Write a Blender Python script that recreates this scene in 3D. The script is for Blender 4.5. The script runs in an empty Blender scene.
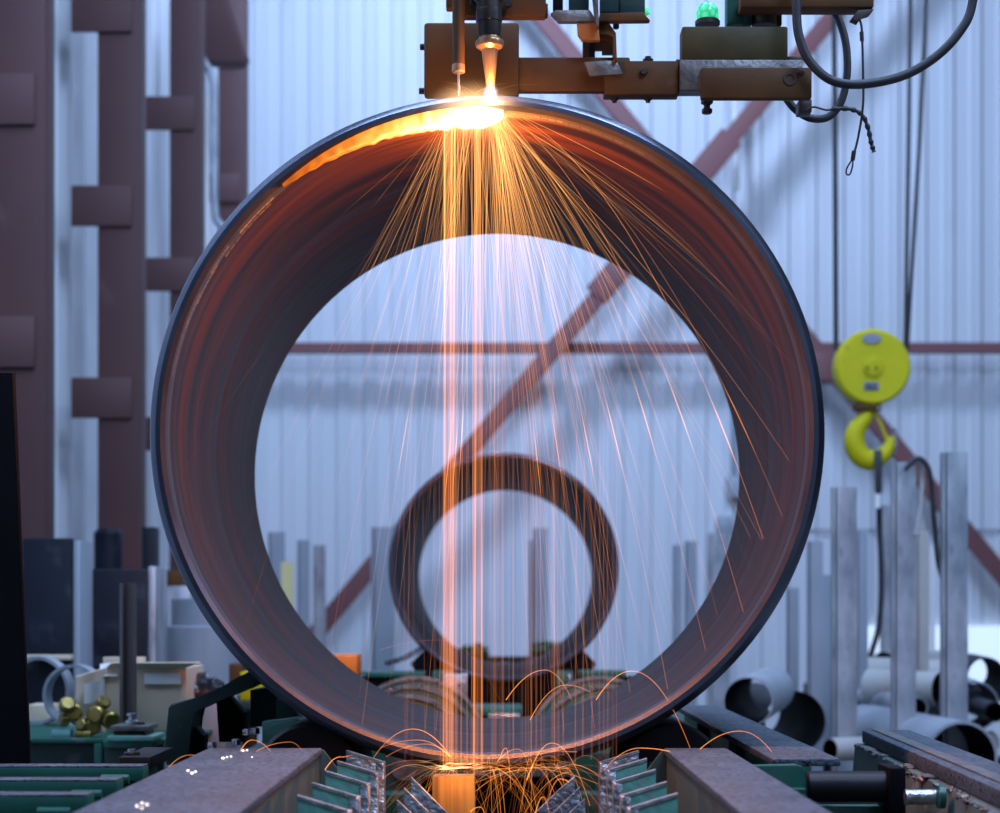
import bpy, bmesh, math, random
from mathutils import Vector, Matrix, noise

random.seed(11)
SC = bpy.context.scene
COL = SC.collection
F, H, VX, VY = 1900.0, 1.2, 500.0, 610.0      # focal length in pixels, camera height, principal point of the photo


def P(px, py, d):
    return Vector(((px - VX) * d / F, d, H - (py - VY) * d / F))


# ------------------------------------------------------------------ materials
def mat(name, c1, c2=None, rough=0.55, metal=0.0, scale=6.0, bump=0.0, bscale=None, stretch=(1, 1, 1),
        c3=None, lo=0.35, hi=0.65, spec=0.5, detail=5.0, c3lo=0.62, c3hi=0.7, c3scale=None):
    m = bpy.data.materials.new(name)
    m.use_nodes = True
    nt = m.node_tree
    N, L = nt.nodes, nt.links
    b = N['Principled BSDF']
    b.inputs['Roughness'].default_value = rough
    b.inputs['Metallic'].default_value = metal
    b.inputs['Specular IOR Level'].default_value = spec
    tc = N.new('ShaderNodeTexCoord')
    mp = N.new('ShaderNodeMapping')
    mp.inputs['Scale'].default_value = stretch
    L.new(tc.outputs['Object'], mp.inputs['Vector'])
    nz = N.new('ShaderNodeTexNoise')
    nz.inputs['Scale'].default_value = scale
    nz.inputs['Detail'].default_value = detail
    L.new(mp.outputs['Vector'], nz.inputs['Vector'])
    rp = N.new('ShaderNodeValToRGB')
    rp.color_ramp.elements[0].position = lo
    rp.color_ramp.elements[1].position = hi
    rp.color_ramp.elements[0].color = (*c1, 1)
    rp.color_ramp.elements[1].color = (*(c2 or c1), 1)
    L.new(nz.outputs['Fac'], rp.inputs['Fac'])
    out = rp.outputs['Color']
    if c3:
        n2 = N.new('ShaderNodeTexNoise')
        n2.inputs['Scale'].default_value = c3scale or scale * 2.3
        n2.inputs['Detail'].default_value = 8
        L.new(mp.outputs['Vector'], n2.inputs['Vector'])
        r2 = N.new('ShaderNodeValToRGB')
        r2.color_ramp.elements[0].position = c3lo
        r2.color_ramp.elements[1].position = c3hi
        L.new(n2.outputs['Fac'], r2.inputs['Fac'])
        mx = N.new('ShaderNodeMix')
        mx.data_type = 'RGBA'
        L.new(r2.outputs['Color'], mx.inputs[0])
        L.new(out, mx.inputs[6])
        mx.inputs[7].default_value = (*c3, 1)
        out = mx.outputs[2]
    L.new(out, b.inputs['Base Color'])
    mr = N.new('ShaderNodeMapRange')
    mr.inputs[3].default_value = max(0.04, rough - 0.1)
    mr.inputs[4].default_value = min(1, rough + 0.12)
    L.new(nz.outputs['Fac'], mr.inputs[0])
    L.new(mr.outputs[0], b.inputs['Roughness'])
    if bump:
        n3 = N.new('ShaderNodeTexNoise')
        n3.inputs['Scale'].default_value = bscale or scale * 4
        n3.inputs['Detail'].default_value = 6
        L.new(mp.outputs['Vector'], n3.inputs['Vector'])
        bp = N.new('ShaderNodeBump')
        bp.inputs['Strength'].default_value = bump
        bp.inputs['Distance'].default_value = 0.01
        L.new(n3.outputs['Fac'], bp.inputs['Height'])
        L.new(bp.outputs['Normal'], b.inputs['Normal'])
    return m


def glow_mat(name, additive=True, sample=False, gain=1.0):
    """light given off by hot metal; colour and strength come from the mesh attribute 'heat'"""
    m = bpy.data.materials.new(name)
    m.use_nodes = True
    nt = m.node_tree
    nt.nodes.clear()
    N, L = nt.nodes, nt.links
    at = N.new('ShaderNodeAttribute')
    at.attribute_name = 'spark_glow'
    em = N.new('ShaderNodeEmission')
    em.inputs['Strength'].default_value = gain
    L.new(at.outputs['Color'], em.inputs['Color'])
    out = N.new('ShaderNodeOutputMaterial')
    if additive:
        tr = N.new('ShaderNodeBsdfTransparent')
        ad = N.new('ShaderNodeAddShader')
        L.new(tr.outputs[0], ad.inputs[0])
        L.new(em.outputs[0], ad.inputs[1])
        L.new(ad.outputs[0], out.inputs['Surface'])
    else:
        L.new(em.outputs[0], out.inputs['Surface'])
    m.cycles.emission_sampling = 'AUTO' if sample else 'NONE'
    return m


M = {}
M['wall'] = mat('painted corrugated sheet', (.60, .64, .68), (.70, .73, .76), rough=.55, scale=.7, stretch=(1, 1, .25), lo=.3, hi=.7,
                c3=(.50, .53, .57), c3lo=.60, c3hi=.85, c3scale=2.2)
M['floor'] = mat('concrete', (.20, .20, .20), (.30, .30, .29), rough=.8, scale=2.5, bump=.2)
M['red'] = mat('oxide primer steel', (.082, .034, .034), (.105, .044, .041), rough=.6, scale=1.5,
               c3=(.32, .22, .15), c3lo=.63, c3hi=.80, c3scale=1.3)
M['brace'] = mat('oxide primer on bracing', (.19, .072, .074), (.235, .095, .095), rough=.6, scale=1.2)
M['galv'] = mat('galvanised zinc', (.25, .29, .33), (.50, .53, .56), rough=.42, metal=.45, scale=14, stretch=(1, 1, .35), bump=.05,
                c3=(.24, .26, .29), c3lo=.58, c3hi=.75)
M['galvdim'] = mat('weathered zinc', (.27, .32, .37), (.37, .42, .47), rough=.55, metal=.3, scale=7, stretch=(1, 1, .3))
M['pipe_out'] = mat('mill scale steel', (.07, .078, .11), (.15, .16, .20), rough=.30, metal=.85, scale=4, stretch=(1, .3, 1))
M['steel_dark'] = mat('dark rolled steel', (.003, .005, .011), (.009, .013, .022), rough=.5, metal=.2, spec=.3, scale=5, stretch=(1, 1, .8),
                      c3=(.03, .04, .055), c3lo=.57, c3hi=.74, bump=.12)
M['black'] = mat('black painted steel', (.002, .0022, .004), (.004, .0045, .007), rough=.6, spec=.12, scale=5)
M['blackgloss'] = mat('oily black steel', (.006, .006, .008), (.012, .012, .016), rough=.46, spec=.3, scale=8, bump=.1)
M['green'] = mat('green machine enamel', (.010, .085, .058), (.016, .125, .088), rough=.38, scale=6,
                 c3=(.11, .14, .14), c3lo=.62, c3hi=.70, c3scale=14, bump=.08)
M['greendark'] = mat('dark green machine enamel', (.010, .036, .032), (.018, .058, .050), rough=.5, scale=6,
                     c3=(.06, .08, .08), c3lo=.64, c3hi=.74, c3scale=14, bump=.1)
M['greenworn'] = mat('worn green enamel', (.13, .38, .29), (.18, .46, .37), rough=.4, scale=22,
                     c3=(.30, .30, .29), c3lo=.56, c3hi=.66, c3scale=30, bump=.2)
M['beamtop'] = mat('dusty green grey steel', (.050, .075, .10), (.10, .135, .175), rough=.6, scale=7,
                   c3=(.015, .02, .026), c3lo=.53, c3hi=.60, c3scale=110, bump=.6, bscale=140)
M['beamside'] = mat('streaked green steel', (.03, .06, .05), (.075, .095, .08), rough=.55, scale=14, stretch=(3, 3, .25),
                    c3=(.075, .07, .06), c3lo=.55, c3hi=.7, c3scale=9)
M['dustgreen'] = mat('dusty pale green enamel', (.06, .10, .09), (.11, .16, .15), rough=.55, scale=7, c3=(.22, .24, .24), c3lo=.6, c3hi=.72, bump=.15)
M['bright'] = mat('ground bright steel', (.42, .43, .45), (.62, .63, .64), rough=.28, metal=.9, scale=24, bump=.25)
M['spatter'] = mat('spatter crusted steel', (.26, .27, .30), (.60, .60, .62), rough=.35, metal=.7, scale=45, bump=.8, bscale=70,
                   c3=(.06, .10, .08), c3lo=.55, c3hi=.62, c3scale=20)
M['rust'] = mat('brown weathered steel', (.070, .030, .007), (.115, .050, .012), rough=.6, metal=.1, spec=.3, scale=9,
                c3=(.12, .10, .06), c3lo=.68, c3hi=.85, c3scale=12, bump=.1)
M['rustgreen'] = mat('olive weathered steel', (.042, .034, .010), (.075, .058, .017), rough=.55, metal=.15, spec=.35, scale=10,
                     c3=(.16, .15, .12), c3lo=.66, c3hi=.78, c3scale=12, bump=.1)
M['steelgrey'] = mat('scuffed grey steel', (.13, .125, .12), (.24, .23, .22), rough=.42, metal=.6, scale=30, bump=.2)
M['torchdark'] = mat('sooted torch metal', (.03, .022, .018), (.07, .05, .04), rough=.45, metal=.5, scale=12)
M['copper'] = mat('copper nozzle', (.40, .22, .11), (.56, .34, .18), rough=.35, metal=.7, scale=16)
M['orangeflag'] = mat('orange brown flag', (.33, .12, .02), (.40, .15, .03), rough=.55, scale=8)
M['yellow'] = mat('yellow hoist paint', (.50, .46, .003), (.58, .52, .006), rough=.5, spec=.25, scale=5,
                  c3=(.30, .26, .03), c3lo=.66, c3hi=.76)
M['rubber'] = mat('black rubber', (.018, .018, .022), (.035, .035, .04), rough=.5, scale=20)
M['brass'] = mat('brass', (.20, .15, .04), (.34, .26, .08), rough=.3, metal=.8, scale=30)
M['card'] = mat('cardboard', (.62, .50, .36), (.70, .57, .42), rough=.85, scale=4)
M['paper'] = mat('white paper', (.72, .72, .70), (.80, .80, .78), rough=.8, scale=3)
M['teal'] = mat('teal paint', (.05, .16, .15), (.08, .22, .19), rough=.5, scale=10)
M['orange'] = mat('orange plastic', (.95, .17, .008), (1.0, .21, .012), rough=.45, scale=5)
M['bag'] = mat('black plastic film', (.012, .014, .02), (.03, .034, .045), rough=.22, scale=6, bump=.5, bscale=18)
M['white'] = mat('white paint', (.80, .80, .79), (.86, .86, .85), rough=.5, scale=2)
M['cream'] = mat('primed cream pipe', (.34, .35, .33), (.46, .46, .43), rough=.6, scale=3, c3=(.25, .2, .14), c3lo=.66, c3hi=.8)
M['tan'] = mat('angle iron brown', (.10, .08, .08), (.15, .12, .115), rough=.55, metal=.3, scale=7, stretch=(1, 1, .2))
M['signgrey'] = mat('grey plate', (.20, .22, .26), (.26, .28, .32), rough=.5, scale=10)
M['yellowish'] = mat('pale yellow paint', (.75, .68, .28), (.82, .75, .36), rough=.5, scale=3)
M['sparklit'] = mat('steel in orange spark light', (.26, .11, .018), (.62, .30, .05), rough=.55, metal=.1, scale=11, stretch=(6, 6, .15), lo=.3, hi=.62)  # orange light of the falling sparks put into the base colour


def pipe_inside_mat():
    """turned inside of a pipe: fine rings round the bore, brown rust near the cut end"""
    m = bpy.data.materials.new('ringed rusty bore')
    m.use_nodes = True
    N, L = m.node_tree.nodes, m.node_tree.links
    b = N['Principled BSDF']
    tc = N.new('ShaderNodeTexCoord')
    sp = N.new('ShaderNodeSeparateXYZ')
    L.new(tc.outputs['Object'], sp.inputs[0])
    n1 = N.new('ShaderNodeTexNoise')
    n1.noise_dimensions = '1D'
    n1.inputs['Scale'].default_value = 9
    n1.inputs['Detail'].default_value = 7
    n1.inputs['Roughness'].default_value = .7
    L.new(sp.outputs['Y'], n1.inputs['W'])
    mp = N.new('ShaderNodeMapping')
    mp.inputs['Scale'].default_value = (.6, 7, .6)
    L.new(tc.outputs['Object'], mp.inputs[0])
    n2 = N.new('ShaderNodeTexNoise')
    n2.inputs['Scale'].default_value = 3
    n2.inputs['Detail'].default_value = 6
    L.new(mp.outputs[0], n2.inputs['Vector'])
    ad = N.new('ShaderNodeMath')
    ad.operation = 'ADD'
    L.new(n1.outputs['Fac'], ad.inputs[0])
    L.new(n2.outputs['Fac'], ad.inputs[1])
    hf = N.new('ShaderNodeMath')
    hf.operation = 'MULTIPLY'
    hf.inputs[1].default_value = .5
    L.new(ad.outputs[0], hf.inputs[0])
    r = N.new('ShaderNodeValToRGB')
    r.color_ramp.elements[0].position = .42
    r.color_ramp.elements[0].color = (.007, .0032, .0024, 1)
    r.color_ramp.elements[1].position = .60
    r.color_ramp.elements[1].color = (.050, .017, .007, 1)
    L.new(hf.outputs[0], r.inputs[0])
    L.new(r.outputs[0], b.inputs['Base Color'])
    rr = N.new('ShaderNodeMapRange')
    rr.inputs[3].default_value = .27
    rr.inputs[4].default_value = .62
    L.new(n1.outputs['Fac'], rr.inputs[0])
    L.new(rr.outputs[0], b.inputs['Roughness'])
    b.inputs['Metallic'].default_value = 0
    b.inputs['Specular IOR Level'].default_value = .22
    bp = N.new('ShaderNodeBump')
    bp.inputs['Strength'].default_value = .12
    bp.inputs['Distance'].default_value = .01
    L.new(hf.outputs[0], bp.inputs['Height'])
    L.new(bp.outputs[0], b.inputs['Normal'])
    return m


M['bore'] = pipe_inside_mat()
M['lip'] = mat('cut lip steel', (.035, .037, .055), (.075, .078, .105), rough=.36, metal=.5, scale=5, stretch=(1, .3, 1))
M['boredark'] = mat('dark scaled bore', (.008, .006, .007), (.018, .013, .014), rough=.6, scale=5)


def lamp_mat():
    m = bpy.data.materials.new('lit green lens')
    m.use_nodes = True
    N, L = m.node_tree.nodes, m.node_tree.links
    b = N['Principled BSDF']
    tc = N.new('ShaderNodeTexCoord')
    nz = N.new('ShaderNodeTexVoronoi')
    nz.inputs['Scale'].default_value = 90
    L.new(tc.outputs['Object'], nz.inputs['Vector'])
    r = N.new('ShaderNodeValToRGB')
    r.color_ramp.elements[0].color = (.25, 1, .55, 1)
    r.color_ramp.elements[1].position = .8
    r.color_ramp.elements[1].color = (.0, .32, .12, 1)
    L.new(nz.outputs['Distance'], r.inputs[0])
    L.new(r.outputs[0], b.inputs['Emission Color'])
    b.inputs['Base Color'].default_value = (.02, .5, .2, 1)
    b.inputs['Emission Strength'].default_value = .9
    b.inputs['Roughness'].default_value = .15
    m.cycles.emission_sampling = 'NONE'
    return m


M['greenlamp'] = lamp_mat()
M['spark'] = glow_mat('white hot spark', True)
M['molten'] = glow_mat('molten slag', False, True)


# ------------------------------------------------------------------ mesh helpers
class MB:
    def __init__(s):
        s.bm = bmesh.new()
        s.heat = {}

    def hexa(s, v8, bev=0.0):
        v = [s.bm.verts.new(p) for p in v8]
        fs = [s.bm.faces.new([v[i] for i in q]) for q in
              ((0, 1, 2, 3), (7, 6, 5, 4), (0, 4, 5, 1), (1, 5, 6, 2), (2, 6, 7, 3), (3, 7, 4, 0))]
        if bev > 0:
            es = {e for f in fs for e in f.edges}
            bmesh.ops.bevel(s.bm, geom=list(es), offset=bev, segments=2, affect='EDGES', profile=.5)
        return s

    def box(s, x0, y0, z0, x1, y1, z1, bev=0.0):
        return s.hexa([(x0, y0, z0), (x1, y0, z0), (x1, y0, z1), (x0, y0, z1),
                       (x0, y1, z0), (x1, y1, z0), (x1, y1, z1), (x0, y1, z1)], bev)

    def pbox(s, px0, py0, px1, py1, d0, d1, bev=0.002):
        """box whose near face covers these picture extents at distance d0 and which runs back to d1"""
        a, b = P(px0, py1, d0), P(px1, py0, d0)
        return s.box(a.x, d0, a.z, b.x, d1, b.z, bev)

    def prism(s, poly, y0, y1, bev=0.0):
        """poly: (x, z) outline, run from y0 to y1"""
        ar = sum(poly[i][0] * poly[(i + 1) % len(poly)][1] - poly[(i + 1) % len(poly)][0] * poly[i][1] for i in range(len(poly)))
        if ar < 0:
            poly = poly[::-1]
        a = [s.bm.verts.new((x, y0, z)) for x, z in poly]
        b = [s.bm.verts.new((x, y1, z)) for x, z in poly]
        n = len(poly)
        fs = [s.bm.faces.new(a), s.bm.faces.new(b[::-1])]
        for i in range(n):
            fs.append(s.bm.faces.new((a[i], b[i], b[(i + 1) % n], a[(i + 1) % n])))
        if bev > 0:
            es = {e for e in fs[0].edges} | {e for e in fs[1].edges}
            bmesh.ops.bevel(s.bm, geom=list(es), offset=bev, segments=2, affect='EDGES', profile=.5)
        return s

    def pprism(s, pts, d0, d1, bev=0.002):
        q = [P(x, y, d0) for x, y in pts]
        return s.prism([(p.x, p.z) for p in q], d0, d1, bev)

    def bar(s, p0, p1, w, t, up=(0, 0, 1), bev=0.0):
        """rectangular bar: w across (in the plane of `up` cross), t along up"""
        p0, p1, up = Vector(p0), Vector(p1), Vector(up)
        ax = (p1 - p0).normalized()
        sd = ax.cross(up).normalized() * w / 2
        u = sd.cross(ax).normalized() * t / 2
        return s.hexa([p0 - sd - u, p0 + sd - u, p0 + sd + u, p0 - sd + u, p1 - sd - u, p1 + sd - u, p1 + sd + u, p1 - sd + u], bev)

    def lathe(s, prof, org, axis=(0, 1, 0), n=48, closed=False, sx=1.0):
        """prof: (radius, distance along the axis)"""
        org, ax = Vector(org), Vector(axis).normalized()
        u = ax.orthogonal().normalized()
        w = ax.cross(u)
        rings = []
        for r, t in prof:
            if r < 1e-6:
                rings.append([s.bm.verts.new(org + ax * t)])
            else:
                rings.append([s.bm.verts.new(org + ax * t + (u * math.cos(2 * math.pi * k / n) + w * math.sin(2 * math.pi * k / n)) * r) for k in range(n)])
        m = len(rings)
        for i in range(m if closed else m - 1):
            a, b = rings[i], rings[(i + 1) % m]
            for k in range(n):
                k2 = (k + 1) % n
                q = [a[0] if len(a) == 1 else a[k], a[0] if len(a) == 1 else a[k2], b[0] if len(b) == 1 else b[k2], b[0] if len(b) == 1 else b[k]]
                q = list(dict.fromkeys(q))
                if len(q) > 2:
                    s.bm.faces.new(q)
        return s

    def cyl(s, p0, p1, r, n=20, r1=None, bev=0.0):
        p0, p1 = Vector(p0), Vector(p1)
        h = (p1 - p0).length
        r1 = r if r1 is None else r1
        b = bev
        return s.lathe([(0, 0), (r - b, 0), (r, b), (r1, h - b), (r1 - b, h), (0, h)] if b else [(0, 0), (r, 0), (r1, h), (0, h)], p0, p1 - p0, n)

    def tube(s, pts, r, n=8, heat=None, caps=True):
        pts = [Vector(p) for p in pts]
        m = len(pts)
        rs = r if isinstance(r, (list, tuple)) else [r] * m
        t0 = (pts[1] - pts[0]).normalized()
        u = t0.orthogonal().normalized()
        rings = []
        for i, p in enumerate(pts):
            t = (pts[min(i + 1, m - 1)] - pts[max(i - 1, 0)]).normalized()
            u = (u - t * u.dot(t))
            u = u.normalized() if u.length > 1e-6 else t.orthogonal().normalized()
            w = t.cross(u)
            ring = [s.bm.verts.new(p + (u * math.cos(2 * math.pi * k / n) + w * math.sin(2 * math.pi * k / n)) * rs[i]) for k in range(n)]
            if heat:
                for v in ring:
                    s.heat[v] = heat[i]
            rings.append(ring)
        for a, b in zip(rings, rings[1:]):
            for k in range(n):
                s.bm.faces.new((a[k], a[(k + 1) % n], b[(k + 1) % n], b[k]))
        if caps:
            s.bm.faces.new(rings[0][::-1])
            s.bm.faces.new(rings[-1])
        return s

    def ball(s, c, r, n=10, sc=(1, 1, 1), lump=0.0, seed=0.0):
        res = bmesh.ops.create_icosphere(s.bm, subdivisions=3 if n > 10 else 2, radius=1.0)
        for v in res['verts']:
            k = 1.0 + (lump * noise.noise(v.co * 2.2 + Vector((seed, seed, 0))) if lump else 0)
            v.co = Vector((v.co.x * r * sc[0] * k, v.co.y * r * sc[1] * k, v.co.z * r * sc[2] * k)) + Vector(c)
        return s

    def hexbolt(s, c, axis, r, h):
        c, ax = Vector(c), Vector(axis).normalized()
        s.lathe([(0, 0), (r, 0), (r, h * .8), (r * .85, h), (0, h)], c, ax, 6)
        return s

    def build(s, name, m, parent=None, smooth=True, base=True):
        me = bpy.data.meshes.new(name)
        bmesh.ops.recalc_face_normals(s.bm, faces=s.bm.faces)
        off = Vector((0, 0, 0))
        if parent is not None:
            p = parent
            while p is not None:
                off += p.location
                p = p.parent
        elif base and len(s.bm.verts):
            xs = [v.co for v in s.bm.verts]
            off = Vector(((min(v.x for v in xs) + max(v.x for v in xs)) / 2, (min(v.y for v in xs) + max(v.y for v in xs)) / 2, min(v.z for v in xs)))
        if s.heat:
            hs = [s.heat.get(v, (0, 0, 0)) for v in s.bm.verts]
            lay = s.bm.verts.layers.float_color.new('spark_glow')
            for v, h_ in zip(s.bm.verts, hs):
                v[lay] = (*h_, 1)
        for v in s.bm.verts:
            v.co -= off
        for f in s.bm.faces:
            f.smooth = smooth
        s.bm.to_mesh(me)
        s.bm.free()
        me.materials.append(M[m])
        if smooth:
            try:
                me.set_sharp_from_angle(angle=math.radians(32))
            except Exception:
                pass
        o = bpy.data.objects.new(name, me)
        COL.objects.link(o)
        if parent is not None:
            o.parent = parent
        else:
            o.location = off
        return o


def tag(o, label=None, cat=None, group=None, kind=None):
    if label:
        o['label'] = label
    if cat:
        o['category'] = cat
    if group:
        o['group'] = group
    if kind:
        o['kind'] = kind
    return o


def thing(name, label, cat, loc, group=None):
    o = bpy.data.objects.new(name, None)
    o.empty_display_size = .05
    COL.objects.link(o)
    o.location = loc
    return tag(o, label, cat, group)


def dup(root, loc, label=None, group=None):
    r = root.copy()
    COL.objects.link(r)
    r.location = loc
    if label:
        r['label'] = label
    if group:
        r['group'] = group
    for ch in root.children:
        c = ch.copy()
        COL.objects.link(c)
        c.parent = r
        for g in ch.children:
            d = g.copy()
            COL.objects.link(d)
            d.parent = c
    return r


def spline(pts, k=8):
    """Catmull-Rom through the points"""
    pts = [Vector(p) for p in pts]
    q = [pts[0] * 2 - pts[1]] + pts + [pts[-1] * 2 - pts[-2]]
    out = []
    for i in range(1, len(q) - 2):
        a, b, c, d = q[i - 1:i + 3]
        for j in range(k):
            t = j / k
            out.append(.5 * ((2 * b) + (c - a) * t + (2 * a - 5 * b + 4 * c - d) * t * t + (3 * b - a - 3 * c + d) * t ** 3))
    out.append(pts[-1])
    return out


# ------------------------------------------------------------------ the setting
YB, XL = 14.5, -2.12


def corrugated(u0, u1, depth=.022, pitch=.21):
    """profile (u, v): v grows towards the room"""
    pts, u = [], u0
    while u < u1:
        pts += [(u, 0), (u + pitch * .44, 0), (u + pitch * .54, depth), (u + pitch * .60, depth), (u + pitch * .64, depth * .8),
                (u + pitch * .70, depth * .8), (u + pitch * .74, depth), (u + pitch * .88, depth), (u + pitch * .98, 0)]
        u += pitch
    return pts


def wall_mesh(name, prof, place, z0, z1, back):
    mb = MB()
    lo = [mb.bm.verts.new(place(u, v, z0)) for u, v in prof]
    hi = [mb.bm.verts.new(place(u, v, z1)) for u, v in prof]
    bl = [mb.bm.verts.new(place(u, back, z0)) for u in (prof[0][0], prof[-1][0])]
    bh = [mb.bm.verts.new(place(u, back, z1)) for u in (prof[0][0], prof[-1][0])]
    for i in range(len(prof) - 1):
        mb.bm.faces.new((lo[i], lo[i + 1], hi[i + 1], hi[i]))
    mb.bm.faces.new((bl[0], bl[1], bh[1], bh[0]))
    mb.bm.faces.new((lo[0], hi[0], bh[0], bl[0]))
    mb.bm.faces.new((lo[-1], hi[-1], bh[1], bl[1]))
    mb.bm.faces.new(hi + [bh[1], bh[0]])
    mb.bm.faces.new(lo + [bl[1], bl[0]])
    o = mb.build(name, 'wall', smooth=False, base=False)
    return tag(o, kind='structure')


wall_mesh('wall_back', corrugated(-2.4, 9.5), lambda u, v, z: (u, YB - v, z), 0, 8.0, -.06)
wall_mesh('wall_left', corrugated(1.0, YB, pitch=.3, depth=.065), lambda u, v, z: (XL - .05 + v, u, z), 0, 8.0, -.06)
tag(MB().box(-4, -2, -.1, 9.5, YB + .1, 0).build('floor', 'floor', smooth=False, base=False), kind='structure')
# lap strip across the back wall where the upper sheets end
a = P(770, 530, YB - .05)
tag(MB().box(a.x, YB - .036, a.z - .006, 9.4, YB - .026, a.z + .006).build('trim_1', 'signgrey', smooth=False), kind='structure')
a = P(240, 625, YB - .05)

# horizontal girt and crossed braces in front of the back wall
z = P(0, 348, 14.2).z
t = tag(MB().bar((XL, 14.22, z), (9.4, 14.22, z), .10, .075).build('wall_girt', 'brace'),
        'dull red horizontal steel rail running across the back wall', 'rail')


def brace(name, p0, p1, d, w, label):
    a, b = P(*p0, d), P(*p1, d)
    r = thing(name, label, 'brace', ((a.x + b.x) / 2, d, 0))
    ax = (b - a).normalized()
    MB().bar(a, b, w, .014, up=(0, 1, 0), bev=.002).build('flat', 'brace', r)
    n = ax.cross(Vector((0, 1, 0))).normalized()
    MB().bar(a - n * (w / 2 - .007) + Vector((0, .04, 0)), b - n * (w / 2 - .007) + Vector((0, .04, 0)), .014, .08, up=(0, 1, 0)).build('flange', 'brace', r)
    return r


b1 = brace('diagonal_brace', (905, -70), (250, 712), 14.0, .13, 'dull red diagonal brace rising to the upper right behind the pipe')
b2 = brace('diagonal_brace', (470, -70), (1080, 668), 14.12, .122, 'dull red diagonal brace falling to the lower right behind the hoist hook')
# lapped splice plates on the braces
for (x0, y0, x1, y1, dd, par) in ((732, 136, 690, 186, 13.98, b1), (628, 258, 596, 296, 13.98, b1)):
    MB().bar(P(x0, y0, dd), P(x1, y1, dd), .19, .012, up=(0, 1, 0), bev=.002).build('splice_plate', 'brace', par)
MB().pbox(808, 352, 836, 380, 13.95, 14.2).build('gusset_plate', 'brace', b2)

# left columns with cleats out to the wall sheets
CX = -1.70
columns = ((7.1, .235, 'widest and nearest of the red steel wall columns, at the left edge'),
           (8.97, .2, 'red steel wall column rising behind the dark square tube'),
           (10.8, .18, 'red steel wall column third from the left, seen above the large pipe'),
           (12.7, .185, 'narrow farthest red steel column beside the back corner'))
for d, w, lab in columns:
    c = thing('steel_column', lab, 'column', (CX - w / 2, d, 0), 'red columns along the left wall')
    MB().box(CX - w, d, 0, CX, d + .16, 8.0, .006).build('shaft', 'red', c)
    MB().box(CX - w - .05, d - .05, 0, CX + .05, d + .21, .03, .003).build('base_plate', 'red', c)
    for zc in (1.29, 2.20, 3.105, 4.02, 4.93, 5.84):
        MB().box(XL + .10, d - .022, zc - .095, CX - .035, d - .002, zc + .095, .003).build('cleat', 'red', c)
g = MB().pprism([(197, -60), (213, -60), (247, 55), (243, 62), (203, 60)], 11.4, 11.55).build('gusset_plate', 'red')
tag(g, 'slanting red haunch plate at the top between the two farthest columns', 'plate')
pts = [P(197, 40, 11.2), P(203, 60, 11.2), P(211, 74, 11.2), P(214, 95, 11.2), P(214, 150, 11.2), P(215, 210, 11.2), P(219, 223, 11.2), P(230, 232, 11.2), P(245, 240, 11.2)]
tag(MB().tube(spline(pts, 6), .022, 10).build('conduit', 'galv'), 'bright bent conduit pipe beside the farthest red column', 'pipe')
tag(MB().tube([P(204, 98, 11.6), P(205, 225, 11.6), P(205, 560, 11.6)], .028, 10).build('downpipe', 'white'), 'pale straight pipe running down behind the bent conduit', 'pipe')
# conduit and boxes on the back wall
tag(MB().tube([P(734, 60, 14.3), P(737, 190, 14.3)], .026, 10).build('conduit', 'white'), 'short white vertical pipe on the back wall behind the brace crossing', 'pipe')
c = thing('junction_box', 'grey wall box on a thin riser just right of the small pipe', 'box', P(735, 483, 14.4))
MB().pbox(728, 476, 744, 497, 14.36, 14.45).build('body', 'galvdim', c)
MB().tube([P(734, 400, 14.41), P(734, 476, 14.41)], .02, 8).build('riser', 'galvdim', c)
MB().pbox(718, 516, 732, 534, 14.36, 14.45).build('lower_box', 'galvdim', c)


# ------------------------------------------------------------------ the two pipes
def pipe(name, label, cx, cz, y0, y1, ro, ri, ax=0.0, n=160, group=None, rim='pipe_out', bore='bore', cat='pipe'):
    r = thing(name, label, cat, (cx, (y0 + y1) / 2, cz - ro), group)
    L = y1 - y0
    e = ro - ri
    axis = Vector((ax, 1, 0))
    o = Vector((cx, y0, cz))
    MB().lathe([(ri + e * .30, 0), (ro - e * .42, 0), (ro - e * .10, e * .28), (ro, e * .55), (ro, L - e * .2), (ro - e * .2, L), (ri, L)], o, axis, n).build('shell', rim, r)
    MB().lathe([(ri + e * .30, 0), (ri + e * .06, e * .25), (ri, e * .7), (ri, e * 1.3)], o, axis, n).build('lip', 'lip', r)
    MB().lathe([(ri, e * 1.3)] + [(ri, L * k / 6) for k in range(1, 7)], o, axis, n).build('bore', bore, r)
    return r


BX, BZ, BR, BI = -.0245, 1.5185, .607, .576
pipe('large_pipe', 'large open dark steel pipe being flame cut at its top edge', BX, BZ, 3.40, 4.52, BR, BI, ax=.0145)
pipe('small_pipe', 'smaller dark steel pipe seen end-on through the large one', .0135, 1.3635, 7.3, 9.29, .4438, .421, ax=.006, bore='boredark')

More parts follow.
